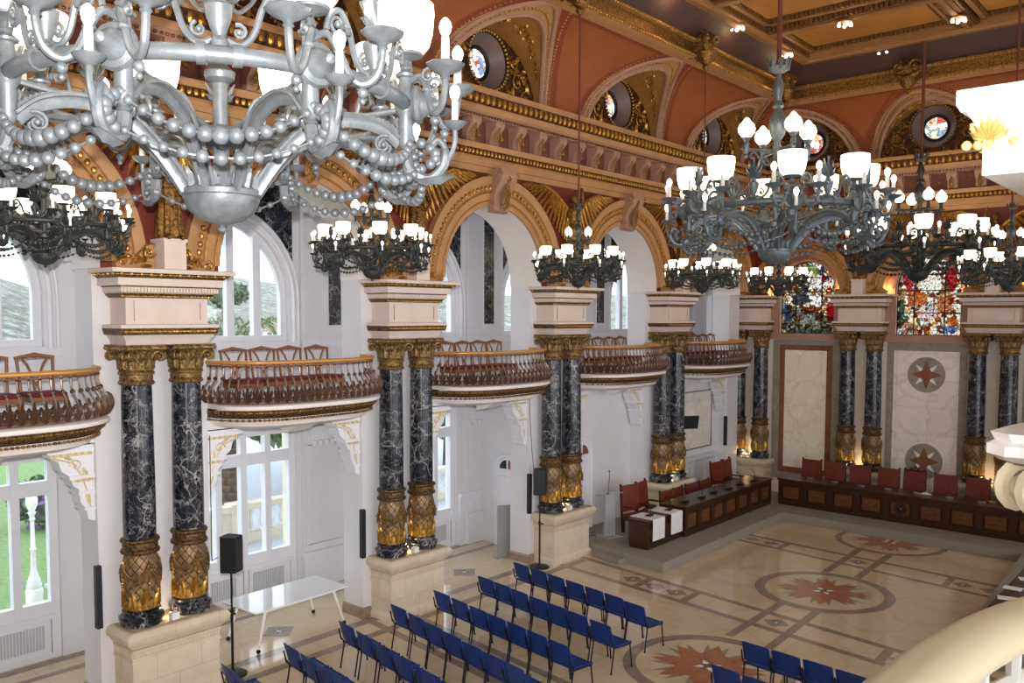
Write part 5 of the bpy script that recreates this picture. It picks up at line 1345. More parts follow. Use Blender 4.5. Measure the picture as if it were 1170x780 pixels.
    for i in range(7):
        a = radians(20 + 140 * i / 6); L = .2 + .14 * sin(pi * i / 6); leaf(b, lambda p, q, d: onring(p, CR + d, q), (.02 * cos(a), .42), (L * cos(a) * .75, .42 + L * sin(a)), .035, .035)
        leaf(b, lambda p, q, d: onring(p, CR - d, q), (.02 * cos(a), .42), (L * cos(a) * .75, .42 + L * sin(a)), .035, .035)
    mk('palmette_crest', b)
    # hub stem
    b = MB(); b.lathe([(.0, -.7), (.1, -.68), (.1, -.6), (.07, -.55), (.07, -.34), (.2, -.3), (.21, -.22), (.16, -.18), (.06, -.15), (.06, .2), (.12, .24), (.13, .3), (.06, .36), (.06, .7), (.1, .74), (.14, .9), (.1, 1.02), (.07, 1.06), (.09, 1.12), (.09, 1.2), (.06, 1.26), (.07, 1.34), (.13, 1.42), (.17, 1.6), (.15, 1.76), (.08, 1.88), (.07, 1.92), (.11, 1.96), (.11, 2.0), (.06, 2.06), (.07, 2.16), (.11, 2.3), (.08, 2.42), (.05, 2.5), (.05, 2.56), (.17, 2.62), (.2, 2.68), (.17, 2.7), (.04, 2.7), (.0, 2.7)], 18)
    for i in range(8):
        a = 2 * pi * i / 8; FR = lambda p, q, d, a=a: ((.17 + d + .25 * max(0, q - 2.7)) * cos(a) - p * sin(a), (.17 + d + .25 * max(0, q - 2.7)) * sin(a) + p * cos(a), q); leaf(b, FR, (0, 2.62), (0, 2.86), .06, .03)
    mk('stem', b)
    # bowl
    b = MB(); b.lathe([(.0, -1.07), (.03, -1.06), (.04, -1.035), (.02, -1.01), (.06, -1.0), (.18, -.965), (.27, -.89), (.315, -.79), (.32, -.74), (.0, -.74)], 32, flute=16, fl=.012); mk('bowl', b, metal)
    b = MB(); b.lathe([(.3, -.78), (.335, -.76), (.345, -.72), (.32, -.7), (.29, -.69), (.28, -.63), (.25, -.61)], 28)
    for i in range(20):
        a = 2 * pi * i / 20; FR = lambda p, q, d, a=a: ((.31 + d + .3 * max(0, q + .68)) * cos(a) - p * sin(a), (.31 + d + .3 * max(0, q + .68)) * sin(a) + p * cos(a), q); leaf(b, FR, (0, -.71), (0, -.55), .055, .035)
    mk('bowl_crown', b)
    # upper tier
    b = MB(); b.tube([(.06, 0, 1.14), (.6, 0, 1.14)], .03, 8); b.lathe([(.0, .96), (.03, .98), (.045, 1.02), (.03, 1.06), (.05, 1.1), (.055, 1.2), (.05, 1.26), (.035, 1.28), (.08, 1.34), (.09, 1.36), (.0, 1.35)], 12, (.62, 0, 0)); b.tube([(.66, 0, 1.14), (.74, 0, 1.15)], [.03, .012], 7)
    FS = lambda p, q, d: (p, d, q); b.tube(smooth([(.08, 0, .92), (.2, 0, .86), (.34, 0, .96), (.44, 0, 1.08), (.52, 0, 1.06), (.53, 0, .99), (.47, 0, .98)]), .02, 6); mk('upper_arm', b)
    b = MB(); b.lathe([(.05, 1.36), (.1, 1.39), (.15, 1.46), (.16, 1.53), (.13, 1.61), (.075, 1.66), (.05, 1.7), (.02, 1.73), (0, 1.735)], 16, (.62, 0, 0)); mk('globe_lamp', b, SHADE)
    return M
def chandelier(loc, heading, scale, ztop, label, metal_meshes, group, power):
    r = empty('chandelier', loc, heading, scale); M = metal_meshes
    tag(r, label, 'chandelier', group)
    for k in ('ring', 'stem', 'bowl', 'bowl_crown'): link(k, M[k], r)
    L = (ztop - loc[2]) / scale
    b = MB(); b.lathe([(.045, 2.66), (.045, L)], 10); obj('hanging_rod', b, POLE, r)
    for i in range(8):
        a = pi / 4 * i
        for nm in ('node_post', 'boss', 'lamp_shade', 'foot_scroll', 'bead_garland', 'acanthus_rib', 'spoke', 'palmette_crest'):
            o = link(nm, M[nm], r, (0, 0, 0), a)
            if nm == 'foot_scroll': link('candle_sleeve', M['outer_candle_sleeve'], o); link('bulb', M['outer_bulb'], o)
        for s in ('r', 'l'):
            o = link('candle_arm', M['candle_arm_' + s], r, (0, 0, 0), a); link('candle_sleeve', M['candle_sleeve_' + s], o); link('bulb', M['bulb_' + s], o)
    for i in range(4):
        o = link('upper_arm', M['upper_arm'], r, (0, 0, 0), pi / 2 * i + .3); link('globe_lamp', M['globe_lamp'], o)
    return r
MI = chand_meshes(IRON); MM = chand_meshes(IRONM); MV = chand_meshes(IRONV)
ZCE = ZL + .4
def head(loc, cam=(12.76, -6.44)): return atan2(cam[1] - loc[1], cam[0] - loc[0])
big = 'large chandeliers over the hall'
p = (5.87, -2.37, 7.66); chandelier(p, head(p) + radians(22.5), 1.0, ZCE, 'huge silvery chandelier, the largest and brightest of all', MI, big, 1)
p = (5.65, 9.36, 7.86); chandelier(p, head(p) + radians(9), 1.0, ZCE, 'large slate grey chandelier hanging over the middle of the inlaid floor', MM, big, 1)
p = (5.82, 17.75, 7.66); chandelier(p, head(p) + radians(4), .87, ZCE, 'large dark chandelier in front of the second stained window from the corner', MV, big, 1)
sm = 'small dark chandeliers along the sides'
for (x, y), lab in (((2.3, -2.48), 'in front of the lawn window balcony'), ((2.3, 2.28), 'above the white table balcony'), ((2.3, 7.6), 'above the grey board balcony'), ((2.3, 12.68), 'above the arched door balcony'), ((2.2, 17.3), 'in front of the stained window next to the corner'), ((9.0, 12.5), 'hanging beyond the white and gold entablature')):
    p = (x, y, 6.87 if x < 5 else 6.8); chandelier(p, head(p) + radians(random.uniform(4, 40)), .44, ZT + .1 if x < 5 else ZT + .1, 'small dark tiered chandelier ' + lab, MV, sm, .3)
# gilded ceiling brackets from which the side chandeliers hang
b = MB()
b.lathe([(.0, -.42), (.05, -.4), (.09, -.34), (.07, -.28), (.14, -.22), (.2, -.12), (.22, .0), (.16, .06), (.12, .1)], 14)
for s in (-1, 1):
    F = lambda p, q, d, s=s: (p, s * (.14 + d), q); spiral(b, F, (-.1, .3), .22, 1.5, .06, 0, 1); spiral(b, F, (-.3, .02), .14, 1.4, .045, 2, 1)
    F2 = lambda p, q, d, s=s: (.12 + d, p, q); spiral(b, F2, (s * .2, .28), .16, 1.4, .045, 0, s); leaf(b, F2, (s * .05, .0), (s * .34, .12), .09, .06)
b.prism([(.1, .0), (.14, .3), (.0, .5), (-.3, .46), (-.36, .0), (-.2, -.15)], lambda a, z, d: (a, d, z), -.14, .14)
bkm = b.mesh('ceiling_bracket', OLDGOLD)
for i, y in enumerate((-2.48, 2.28, 7.6, 12.68, 17.3)):
    o = link('ceiling_bracket', bkm, loc=(2.3, y, ZT + .05)); tag(o, 'gilded scrolled cove bracket over ' + ('the lawn window bay', 'the white table bay', 'the grey board bay', 'the arched door bay', 'the marble panel bay')[i], 'bracket', 'gilded cove brackets')
for i, x in enumerate((5.31, 8.92)):
    o = link('ceiling_bracket', bkm, loc=(x, Y0C - CW - .3, ZT + .05), rz=-pi / 2); tag(o, 'gilded scrolled bracket on the end wall cove, ' + ('above the second stained window' if i == 0 else 'beyond the chandelier rods'), 'bracket', 'gilded cove brackets')
# ceiling lamp clusters between the coffers
lb = MB(); lb.lathe([(.014, 0), (.03, -.02), (.042, -.05), (.036, -.085), (0, -.1)], 10); lbm = lb.mesh('bulb', BULB); pb = MB(); pb.lathe([(.2, .0), (.19, -.03), (.1, -.04), (.0, -.04)], 16); pbm = pb.mesh('lamp_plate', OLDGOLD)
nmn = 0
for cx in cxs:
    for cy in cys[:4]:
        for x, y in ((cx, cy + 1.45), (cx - 2.12, cy), (cx + 2.18, cy)):
            if cx == cxs[1] and x < cx - 1: continue
            nmn += 1
            o = empty('ceiling_light', (x, y, ZL - .05)); link('lamp_plate', pbm, o); [link('bulb', lbm, o, (dx, dy, -.03)) for dx, dy in ((-.11, -.06), (.09, -.06), (-.03, .08), (.13, .08))]
            row = ordinal(cys.index(cy) + 1); side = 'end wall edge' if y > cy + 1 else ('arcade edge' if x < cx else 'outer edge')
            tag(o, 'bulb cluster at the %s of the %s ceiling coffer %s' % (side, row, 'along the arcade' if cx < 6 else 'of the inner line'), 'ceiling lamp', 'bulb clusters on the ceiling')
            LIGHTS.append(('SPOTUP', Vector((x, y, ZL - .42)), 7, (1, .66, .3), .08))
# ================================================================== furniture
def blue_chair():
    M = []
    s = MB(); s.grid(6, 6, lambda u, v: ((u - .5) * .45, -.2 + .43 * v, .445 - .025 * sin(pi * v) + (.02 * (2 * v - 1) ** 4 if v < .5 else -.03 * max(0, v - .75) * 4) + .012 * (2 * u - 1) ** 2))
    s.grid(6, 6, lambda u, v: ((u - .5) * .45, -.2 + .43 * v, .425 - .025 * sin(pi * v) + (.02 * (2 * v - 1) ** 4 if v < .5 else -.03 * max(0, v - .75) * 4) + .012 * (2 * u - 1) ** 2))
    s.box(-.225, .225, -.2, -.185, .425, .462); s.box(-.225, .225, .215, .232, .395, .43)
    for k in (-1, 1): s.box(k * .225 - .006, k * .225 + .006, -.2, .23, .42, .45)
    M.append(('seat', s.mesh('seat', BLUE)))
    b = MB()
    def bk(u, v, d): return ((u - .5) * .46, -.215 - .09 * v - .05 * (1 - (2 * u - 1) ** 2) * .6 + d, .5 + .33 * v - .02 * (2 * u - 1) ** 4 * v)
    b.loft([[bk(u / 6, v / 5, 0) for u in range(7)] + [bk(u / 6, v / 5, .016) for u in range(6, -1, -1)] for v in range(6)])
    M.append(('backrest', b.mesh('backrest', BLUE)))
    f = MB()
    for k in (-1, 1):
        f.tube([(k * .235, -.2, .44), (k * .238, -.26, .52), (k * .232, -.3, .68)], .0125, 7); f.tube([(k * .235, -.22, .425), (k * .235, .2, .41)], .0125, 7); f.ball((k * .232, -.25, .5), .022, 8, 5, (.7, 1, 1))
    f.tube([(-.235, .16, .405), (.235, .16, .405)], .01, 6); f.tube([(-.235, -.16, .42), (.235, -.16, .42)], .01, 6)
    M.append(('frame', f.mesh('frame', BLKMET)))
    L = []
    for k in (-1, 1):
        for y0, y1 in ((-.2, -.27), (.19, .24)):
            l = MB(); l.tube([(k * .23, y0, .42), (k * .234, y1, .015)], .0125, 7); l.lathe([(.016, 0), (.016, .03)], 8, (k * .234, y1, 0)); L.append(l.mesh('leg', BLKMET))
    return M, L
BCM, BCL = blue_chair()
rows = [[(1.53, 6.78), (2.04, 6.71), (2.55, 6.62), (3.06, 6.55), (3.57, 6.47), (4.07, 6.39), (4.59, 6.26)],
        [(1.62, 5.62), (2.12, 5.54), (2.62, 5.45), (3.15, 5.35), (3.64, 5.28), (4.14, 5.19), (4.68, 5.1)],
        [(1.62, 4.44), (2.16, 4.35), (2.7, 4.26), (3.2, 4.18), (3.7, 4.11), (4.2, 4.03), (4.71, 3.95)],
        [(1.6, 3.41), (2.17, 3.3), (2.7, 3.2), (3.22, 3.1), (3.75, 3.0), (4.26, 2.91), (4.74, 2.84)],
        [(1.6, 2.28), (2.18, 2.18), (2.76, 2.08), (3.34, 1.96), (3.9, 1.87)],
        [(1.74, 1.12), (2.27, 1.05), (2.76, .98), (3.28, .9)],
        [(1.74, .06), (2.28, -.02)]]
rown = ['front row', 'second row', 'third row', 'fourth row', 'fifth row', 'sixth row', 'seventh row']
def bchair(x, y, lab, rz=-.13):
    # measured points are the top of the backrest, about .28 m behind the seat centre
    r = empty('stacking_chair', (x - .28 * sin(rz), y + .28 * cos(rz), .001), rz)
    for nm, me in BCM: link(nm, me, r)
    for me in BCL: link('leg', me, r)
    tag(r, lab, 'chair', 'blue stacking chairs')
for k, R in enumerate(rows):
    for i, (x, y) in enumerate(R): bchair(x, y, 'blue plastic chair, %s from the pedestals in the %s of the arcade block' % (ordinal(i + 1), rown[k]), -.13 + random.uniform(-.02, .02))
for k, R in enumerate([[(7.03, 5.9), (7.53, 5.87), (8.03, 5.84), (8.53, 5.8), (9.03, 5.76)], [(7.11, 4.77), (7.62, 4.72)]]):
    for i, (x, y) in enumerate(R): bchair(x, y, 'blue plastic chair, %s from the aisle in the %s row of the handrail block' % (ordinal(i + 1), ('front', 'second')[k]), -.08)

# white folding table
t = empty('folding_table', (-.66, 2.68, 0), .02)
b = MB(); b.rbox(-.52, .52, -1.02, 1.02, .715, .745, .006); obj('table_top', b, LACQ, t)
b = MB(); b.bar((-.4, -.8, .69), (-.4, .8, .69), .05, .05); b.bar((.4, -.8, .69), (.4, .8, .69), .05, .05); b.bar((-.4, -.8, .69), (.4, -.8, .69), .05, .04); b.bar((-.4, .8, .69), (.4, .8, .69), .05, .04); obj('under_frame', b, CANDLE, t)
for sx in (-1, 1):
    for sy in (-1, 1):
        b = MB(); b.tube([(sx * .4, sy * .74, .7), (sx * .47, sy * .93, .09)], [.03, .02], 8); l = obj('leg', b, CANDLE, t)
        b = MB(); b.lathe([(.035, -.02), (.04, 0), (.035, .02)], 12, (sx * .47, sy * .94, .041), 'x'); b.bar((sx * .47, sy * .93, .05), (sx * .47, sy * .93, .11), .03, .03); obj('caster', b, BLACK, l)
tag(t, 'long white glossy folding table by the garden window', 'table')

# loudspeakers on stands and slim column speakers
def stand_speaker(base, z0, z1, lab, lab2, cab):
    t = empty('speaker_stand', (base[0], base[1], 0))
    b = MB(); b.lathe([(.23, 0.001), (.23, .02), (.21, .035), (.05, .05), (.03, .09), (0.03, .1)], 32); obj('base_plate', b, BLACK, t)
    b = MB(); b.lathe([(.022, .05), (.022, 1.0), (.03, 1.0), (.03, 1.08), (.016, 1.09), (.016, z0)], 12); obj('pole', b, BLKMET, t)
    b = MB(); b.tube([(.03, 0, 1.04), (.08, 0, 1.04)], .014, 7); b.ball((.09, 0, 1.04), .02, 7, 5); obj('clamp_knob', b, BLACK, t)
    tag(t, lab2, 'stand', 'loudspeaker stands')
    s = empty('loudspeaker', (base[0], base[1], z0), .5)
    b = MB(); b.prism([(-.15, -.1), (-.12, .14), (.12, .14), (.15, -.1), (.1, -.14), (-.1, -.14)], lambda a, b_, d: (b_, a, d), .001, z1 - z0); obj('cabinet', b, BLACK, s, smooth=False)
    b = MB(); b.box(.141, .15, -.11, .11, .04, z1 - z0 - .04); obj('front_grille', b, mat('speaker_mesh', lin(34, 36, 42), .7, bs=.4, bscale=400), s)
    b = MB(); b.lathe([(.012, 0), (.012, .004)], 12, (.15, 0, .07), 'x'); obj('round_badge', b, CHROME, s)
    tag(s, lab, 'loudspeaker', 'loudspeakers on stands')
    c = MB(); c.tube(cab, .008, 5); tag(obj('speaker_cable', c, BLACK), 'thin black cable running up the pier from the ' + lab2.split(' of the ')[-1], 'cable')
stand_speaker((.27, .99), 1.72, 2.3, 'black loudspeaker on a pole beside the white table', 'round based black stand of the loudspeaker beside the white table', [(.12, .84, 1.95), (-.05, .84, 1.86), (-.14, .88, 2.05), (-.16, .9, 2.6), (-.17, .905, 3.9)])
stand_speaker((.2, 9.0), 1.72, 2.32, 'black loudspeaker on a pole beside the grey board', 'round based black stand of the loudspeaker beside the grey board', [(.1, 8.9, 2.2), (.0, 8.95, 2.7), (-.1, 8.98, 3.6), (-.16, 9.04, 4.2)])
for y, nm in ((-.93, 'beside the lawn window'), (4.07, 'beyond the white table'), (9.07, 'behind the grey board'), (19.03, 'in the corner by the marble panel')):
    s = empty('column_speaker', (-.22, y, 1.2 if y < 12 else 1.7)); 
    if y > 12: s.location.x = -.3
    b = MB(); b.rbox(.01, .1, -.055, .03, 0, .95, .008); obj('slim_cabinet', b, BLACK, s)
    b = MB(); b.box(.1, .104, -.045, .02, .02, .93); obj('front_grille', b, mat('speaker_mesh_dark', lin(20, 24, 40), .6), s)
    b = MB(); b.box(-.0, .012, -.03, .01, .15, .25); b.box(-.0, .012, -.03, .01, .7, .8); obj('wall_bracket', b, BLKMET, s)
    tag(s, 'tall slim black column speaker mounted ' + nm, 'loudspeaker', 'slim column speakers')
# monitor on the fourth pier
s = empty('monitor', (-.02, 16.25, 2.72), 0)
b = MB(); b.rbox(-.02, .03, -.3, .3, -.2, .2, .01); o = obj('housing', b, BLACK, s); o.rotation_euler = (0, radians(12), radians(-35))
b = MB(); b.tube([(0, 0, 0), (-.2, -.3, .0)], .02, 6); obj('mounting_arm', b, BLKMET, s)
tag(s, 'small black monitor on an arm beside the marble wall panel', 'monitor')

# grey felt screen and small leaded door in the second bay; arched white door in the third
s = empty('display_board', (-1.0, 9.02, 0))
b = MB(); b.bar((-.06, -.08, .64), (.12, .34, .64), .04, 1.26); obj('board', b, SCREENG, s)
b = MB(); b.bar((-.22, -.06, .012), (.06, -.18, .012), .05, .02); b.bar((-.16, .34, .012), (.1, .3, .012), .05, .02); obj('foot', b, CHROME, s)
tag(s, 'grey felt display board standing in the bay behind the blue chairs', 'screen')
def arched_door(name, F, c, hw, h, lab):
    o = [(c - hw, 0), (c - hw, h)] + [(c + hw * cos(a), h + hw * sin(a)) for a in [pi - pi * i / 16 for i in range(1, 16)]] + [(c + hw, h), (c + hw, 0)]
    mb = MB(); mb.prism(o, F, .0, .06); d = struct(name, mb, WHITEW, smooth=False)
    mb = MB(); mb.tube([F(a, b_, .06) for a, b_ in o], .05, 6); obj('door_frame', mb, WHITEW, d)
    mb = MB(); mb.tube([F(c - hw * .7, .25, .06), F(c + hw * .7, .25, .06), F(c + hw * .7, h * .92, .06), F(c - hw * .7, h * .92, .06)], .018, 4, closed=True); obj('door_panel', mb, WHITEW, d)
    g = MB(); 
    for s_, k in ((-1, 0), (1, 1)):
        pts = [(c + s_ * .03, h + .04)] + [(c + s_ * .03 + s_ * (hw * .6) * cos(a), h + .04 + hw * .6 * sin(a)) for a in [pi / 2 * i / 8 for i in range(9)]]
        g.prism(pts, F, .06, .066, m=k)
    obj('fanlight_glass', g, [BLACK, REDM], d, smooth=False); return d
arched_door('door_1', lambda a, b_, d: (-.66 + d, a, .25 + b_), 11.72, .42, 1.95, '')
arched_door('door_2', lambda a, b_, d: (a, 9.9 - d, b_), -1.55, .38, 1.95, '')
mb = MB(); mb.box(-1.3, -1.05, 9.78, 9.84, .35, 1.85); w = struct('window_20', mb, WHITEW, smooth=False)
mb = MB(); mb.box(-1.28, -1.07, 9.77, 9.785, .4, 1.8); obj('stained_glass', mb, DMARB, w)

# council desks
ZD = .251
def panel_desk(name, length, depth, h, npan, loc, rz, lab, cat='desk', emblem=None):
    """front faces local +x, length along y (centred)"""
    r = empty(name, loc, rz); L = length / 2
    b = MB(); b.box(-depth / 2, depth / 2 - .04, -L + .02, L - .02, .1, h - .05); b.box(-depth / 2 + .04, depth / 2 - .0, -L + .0, L - .0, 0, .1); b.box(depth / 2 - .05, depth / 2, -L, L, .1, .16); b.box(depth / 2 - .05, depth / 2, -L, L, h - .17, h - .05)
    w = 2 * L / npan
    for i in range(npan + 1):
        y = -L + i * w; b.box(depth / 2 - .05, depth / 2 + .005, max(-L, y - .09), min(L, y + .09), .1, h - .05)
    obj('carcase', b, WALNUT, r, smooth=False)
    b = MB(); b.rbox(-depth / 2 - .03, depth / 2 + .04, -L - .03, L + .03, h - .05, h, .012); obj('desk_top', b, WALNUT, r)
    for i in range(npan):
        y = -L + (i + .5) * w; p = MB(); a = w / 2 - .14
        p.box(depth / 2 - .05, depth / 2 - .02, y - a, y + a, .22, h - .24); p.tube([(depth / 2 - .02, y - a, .22), (depth / 2 - .02, y + a, .22), (depth / 2 - .02, y + a, h - .24), (depth / 2 - .02, y - a, h - .24)], .018, 5, closed=True)
        zc = (h - .02) / 2
        for s in (-1, 1): spiral(p, lambda q, z, d: (depth / 2 - .015 + d, q, z), (y + s * a * .4, zc), .045, 1.2, .01, 0, s, 12)
        leaf(p, lambda q, z, d: (depth / 2 - .02 + d, q, z), (y - a * .75, zc - .02), (y + a * .75, zc - .02), .05, .02)
        o = obj('front_panel', p, WALNUTL, r)
        if emblem == i:
            e = MB(); e.lathe([(.16, 0), (.15, .02), (.0, .025)], 20, (depth / 2 - .01, y, zc), 'x'); e.ball((depth / 2 + .02, y, zc), .06, 8, 6, (.4, 1, 1.2)); obj('carved_boss', e, WALNUT, o)
    tag(r, lab, cat); return r
panel_desk('council_desk', 5.2, .72, .78, 7, (1.46, 15.42, ZD), .012, 'long dark walnut council desk along the side of the dais')
panel_desk('council_desk', 8.6, .85, .78, 11, (6.25, 18.5, ZD), -pi / 2 - .03, 'long dark walnut council desk below the end wall', emblem=4)
panel_desk('end_desk', 1.6, .55, .7, 2, (1.5, 11.94, ZD), .02, 'short dark walnut desk with two white runners at the near end of the dais')
panel_desk('end_desk', 3.0, .6, .7, 3, (9.72, 11.4, ZD), pi - .0, 'walnut desk with white papers beyond the pale handrail')
for y, nm in ((11.55, 'nearer to the lectern'), (12.4, 'next to the long desk')):
    b = MB(); P = [(1.2, .962), (1.84, .962), (1.852, .95), (1.852, .45), (1.862, .45), (1.862, .96), (1.845, .974), (1.2, .974)]
    b.prism(P, lambda a, z, d: (a, d, z), y - .27, y + .27); tag(obj('table_runner', b, CLOTH, smooth=False), 'white cloth runner over the short desk, the one ' + nm, 'cloth', 'white runners')
def mic_unit(loc, rz, lab, light=False):
    r = empty('conference_microphone', loc, rz)
    b = MB(); b.prism([(-.08, 0), (.09, 0), (.07, .02), (-.06, .06), (-.08, .05)], lambda a, z, d: (a, d, z), -.09, .09); obj('console', b, CHROME if light else BLACK, r, smooth=False)
    b = MB(); b.tube([(-.05, .05, .05), (-.06, .05, .2), (-.02, .05, .32), (.04, .05, .36)], .007, 5); b.ball((.05, .05, .365), .016, 7, 5); obj('gooseneck', b, BLACK, r)
    tag(r, lab, 'microphone', 'desk microphones')
mic_unit((1.55, 11.6, .976), 3.3, 'black desk microphone on the nearer white runner'); mic_unit((1.58, 12.45, .976), 3.3, 'black desk microphone on the white runner next to the long desk')
for i in range(6): mic_unit((1.55 + (i % 2) * .06, 13.3 + .78 * i, 1.033), 3.2, 'black desk microphone on the long side desk, %s from the near end' % ordinal(i + 1))
ex = [2.39, 3.13, 3.87, 4.68, 5.38, 6.22, 7.01, 7.8, 8.58]
for i in range(8): mic_unit(((ex[i] + ex[i + 1]) / 2, 18.62 - .03 * i, 1.033), pi / 2, 'pale desk microphone on the end wall desk, %s from the corner' % ordinal(i + 1), True)
# red leather chairs
def red_chair():
    M = []
    s = MB(); s.rbox(-.26, .26, -.29, .29, .4, .5, .03); M.append(('seat', s.mesh('seat', REDL)))
    b = MB(); b.loft([[(x - .06 * v - .02 * 0, y, .55 + .66 * v) for x, y in ((-.29, -.3), (-.29, .3), (-.24, .3), (-.24, -.3))] for v in (0, .25, .5, .75, 1)]); M.append(('backrest', b.mesh('backrest', REDL, ang=30)))
    f = MB(); f.box(-.27, .27, -.3, .3, .34, .4)
    for k in (-1, 1): f.bar((-.27, k * .285, .0), (-.36, k * .285, 1.22), .045, .045, (0, 1, 0)); f.ball((-.36, k * .285, 1.23), .03, 7, 5); f.bar((-.28, k * .285, .68), (.24, k * .285, .68), .05, .04)
    M.append(('frame', f.mesh('frame', WALNUT)))
    L = []
    for sx in (-1, 1):
        for k in (-1, 1):
            l = MB(); l.lathe([(.025, 0), (.03, .1), (.022, .2), (.03, .34)], 10, (sx * .24, k * .27, 0)); L.append(l.mesh('leg', WALNUT))
    st = MB()
    for k in (-1, 1):
        for i in range(7): st.ball((-.235 - .01 * i, k * .27, .6 + .09 * i), .012, 6, 4)
    M.append(('brass_studs', st.mesh('brass_studs', OLDGOLD))); return M, L
RCM, RCL = red_chair()
def rchair(x, y, rz, lab, grp, z=ZD):
    r = empty('council_chair', (x, y, z), rz)
    for nm, me in RCM: link(nm, me, r)
    for me in RCL: link('leg', me, r)
    tag(r, lab, 'chair', grp)
for i, x in enumerate(ex):
    rchair(x, 19.27, -pi / 2 + random.uniform(-.05, .05), 'red leather high-backed chair behind the end wall desk, %s from the corner' % ordinal(i + 1), 'red chairs at the end wall')
crest = MB()
for s in (-1, 1): spiral(crest, lambda a, z, d: (d, a, z), (s * .09, .06), .05, 1.3, .018, 0, s, 14)
crest.ball((0, 0, .1), .05, 8, 6); crest.box(-.02, .02, -.26, .26, -.02, .03); crest.ball((0, -.26, .05), .03, 7, 5); crest.ball((0, .26, .05), .03, 7, 5)
pr = [o for o in COL.objects if o.get('label', '').startswith('red leather high-backed chair behind the end wall desk, fifth')][0]
o = obj('carved_crest', crest, WALNUT, pr, (-.35, 0, 1.22)); pr['label'] = 'red leather chair with carved dark crest behind the end wall desk, the fifth along'
for i, (y, dz, rz) in enumerate(((14.0, 0, -.15), (14.67, 0, .12), (15.38, .0, -.1), (16.15, 0, .05), (17.2, 0, -.12), (17.95, 0, .15))):
    rchair(.83 if i < 4 else .72, y, rz, 'red leather chair along the long side desk, %s from the short desk' % ordinal(i + 1), 'red chairs at the side desk')
    if i < 4: [o for o in COL.objects if o.name.startswith('council_chair') and o.parent is None][-1].scale = (.74, 1, .7)
rchair(.7, 12.42, -.2, 'red leather chair behind the short desk, nearer to the lectern', 'red chairs at the short desk'); rchair(.7, 13.1, .12, 'red leather chair behind the short desk, farther from the lectern', 'red chairs at the short desk')
# acrylic lectern
t = empty('lectern', (.36, 11.62, ZD), -.3)
b = MB(); b.bar((0, 0, 0.0), (0, 0, 1.08), .05, .3, (0, 1, 0)); b.box(-.04, .04, -.16, -.13, 0, 1.08); b.box(-.04, .04, .13, .16, 0, 1.08); obj('acrylic_stem', b, PERSPEX, t, smooth=False)
b = MB(); b.rbox(-.22, .22, -.26, .26, 0, .025, .005); obj('base_plate', b, PERSPEX, t)
b = MB(); b.prism([(-.2, 1.06), (.18, 1.13), (.18, 1.145), (-.2, 1.075)], lambda a, z, d: (a, d, z), -.3, .3); b.box(-.21, -.19, -.3, .3, 1.06, 1.1); obj('reading_top', b, PERSPEX, t, smooth=False)
b = MB(); b.lathe([(.04, 1.11), (.04, 1.135), (.01, 1.14)], 12, (.06, -.1, 0)); b.tube([(.06, -.1, 1.13), (.07, -.1, 1.3), (.05, -.06, 1.46), (-.02, 0, 1.6), (-.06, .03, 1.66)], .008, 6); b.ball((-.07, .035, 1.67), .022, 8, 6); obj('gooseneck_microphone', b, BLACK, t)
tag(t, 'clear acrylic lectern with a gooseneck microphone on the dais', 'lectern')
b = MB(); b.tube([(.1, 11.55, .262), (-.05, 11.3, .26), (-.25, 11.35, .26), (-.15, 11.7, .26), (-.35, 11.9, .26)], .008, 5); tag(obj('floor_cable', b, BLACK), 'black cable lying on the dais beside the lectern', 'cable')
b = MB(); b.box(-.12, .12, -.06, .06, 0, .008); 
for i, (x, y) in enumerate(((9.5, 11.2), (9.55, 10.5), (9.6, 12.0))):
    p = MB(); p.box(-.15, .15, -.11, .11, .0, .006); q = obj('paper_sheet', p, CLOTH, None, (x, y, .952), .2 * i, smooth=False); tag(q, 'white paper sheet on the desk beyond the handrail, ' + ('middle sheet', 'sheet toward the entrance', 'sheet toward the end wall')[i], 'paper', 'papers on the right desk')
b = MB(); b.prism([(-.16, 0), (.16, 0), (.0, .06)], lambda a, z, d: (d, a, z), -.03, .03); tag(obj('name_card', b, CLOTH, None, (5.95, 18.62, 1.033), pi / 2, smooth=False), 'small white folded name card on the end wall desk', 'card')

# the camera side balcony rail
def rail_path():
    P = []
    yc = -5.2
    for i in range(41):
        s = -1 + 2 * i / 40; P.append((12.665 - .43 * max(0, 1 - abs(s) ** 3.2) ** .6, yc + 1.65 * s))
    return P
RP = rail_path()
r = empty('near_balcony', (0, 0, 0)); tag(r, 'pale cream bowed handrail on white balusters, close up', 'balcony')
b = MB(); b.tube([(x, y, 5.12) for x, y in RP], .075, 14, flat=.7, up=(0, 0, 1)); obj('handrail', b, mat('pale_varnished_rail', lin(252, 234, 190), .3, var=.03, vs=3), r)
b = MB(); b.tube([(x, y, 4.98) for x, y in RP], .02, 6); b.tube([(x, y, 4.47) for x, y in RP], .025, 6); obj('iron_rail', b, CANDLE, r)
b = MB(); b.tube([(0, 0, 4.44), (-.1, 0, 4.5), (-.14, 0, 4.62), (-.05, 0, 4.8), (0, 0, 4.95), (0, 0, 5.07)], .018, 7); b.ball((-.03, 0, 4.83), .03, 8, 5); bm3 = b.mesh('baluster', CANDLE)
for i in range(2, 40, 2): link('baluster', bm3, r, (RP[i][0], RP[i][1], 0))
b = MB(); b.prism([(12.72, RP[0][1])] + [(x - .1, y) for x, y in RP] + [(12.72, RP[-1][1])], lambda a, y, d: (a, y, d), 4.05, 4.42); obj('slab', b, STONEW, r)
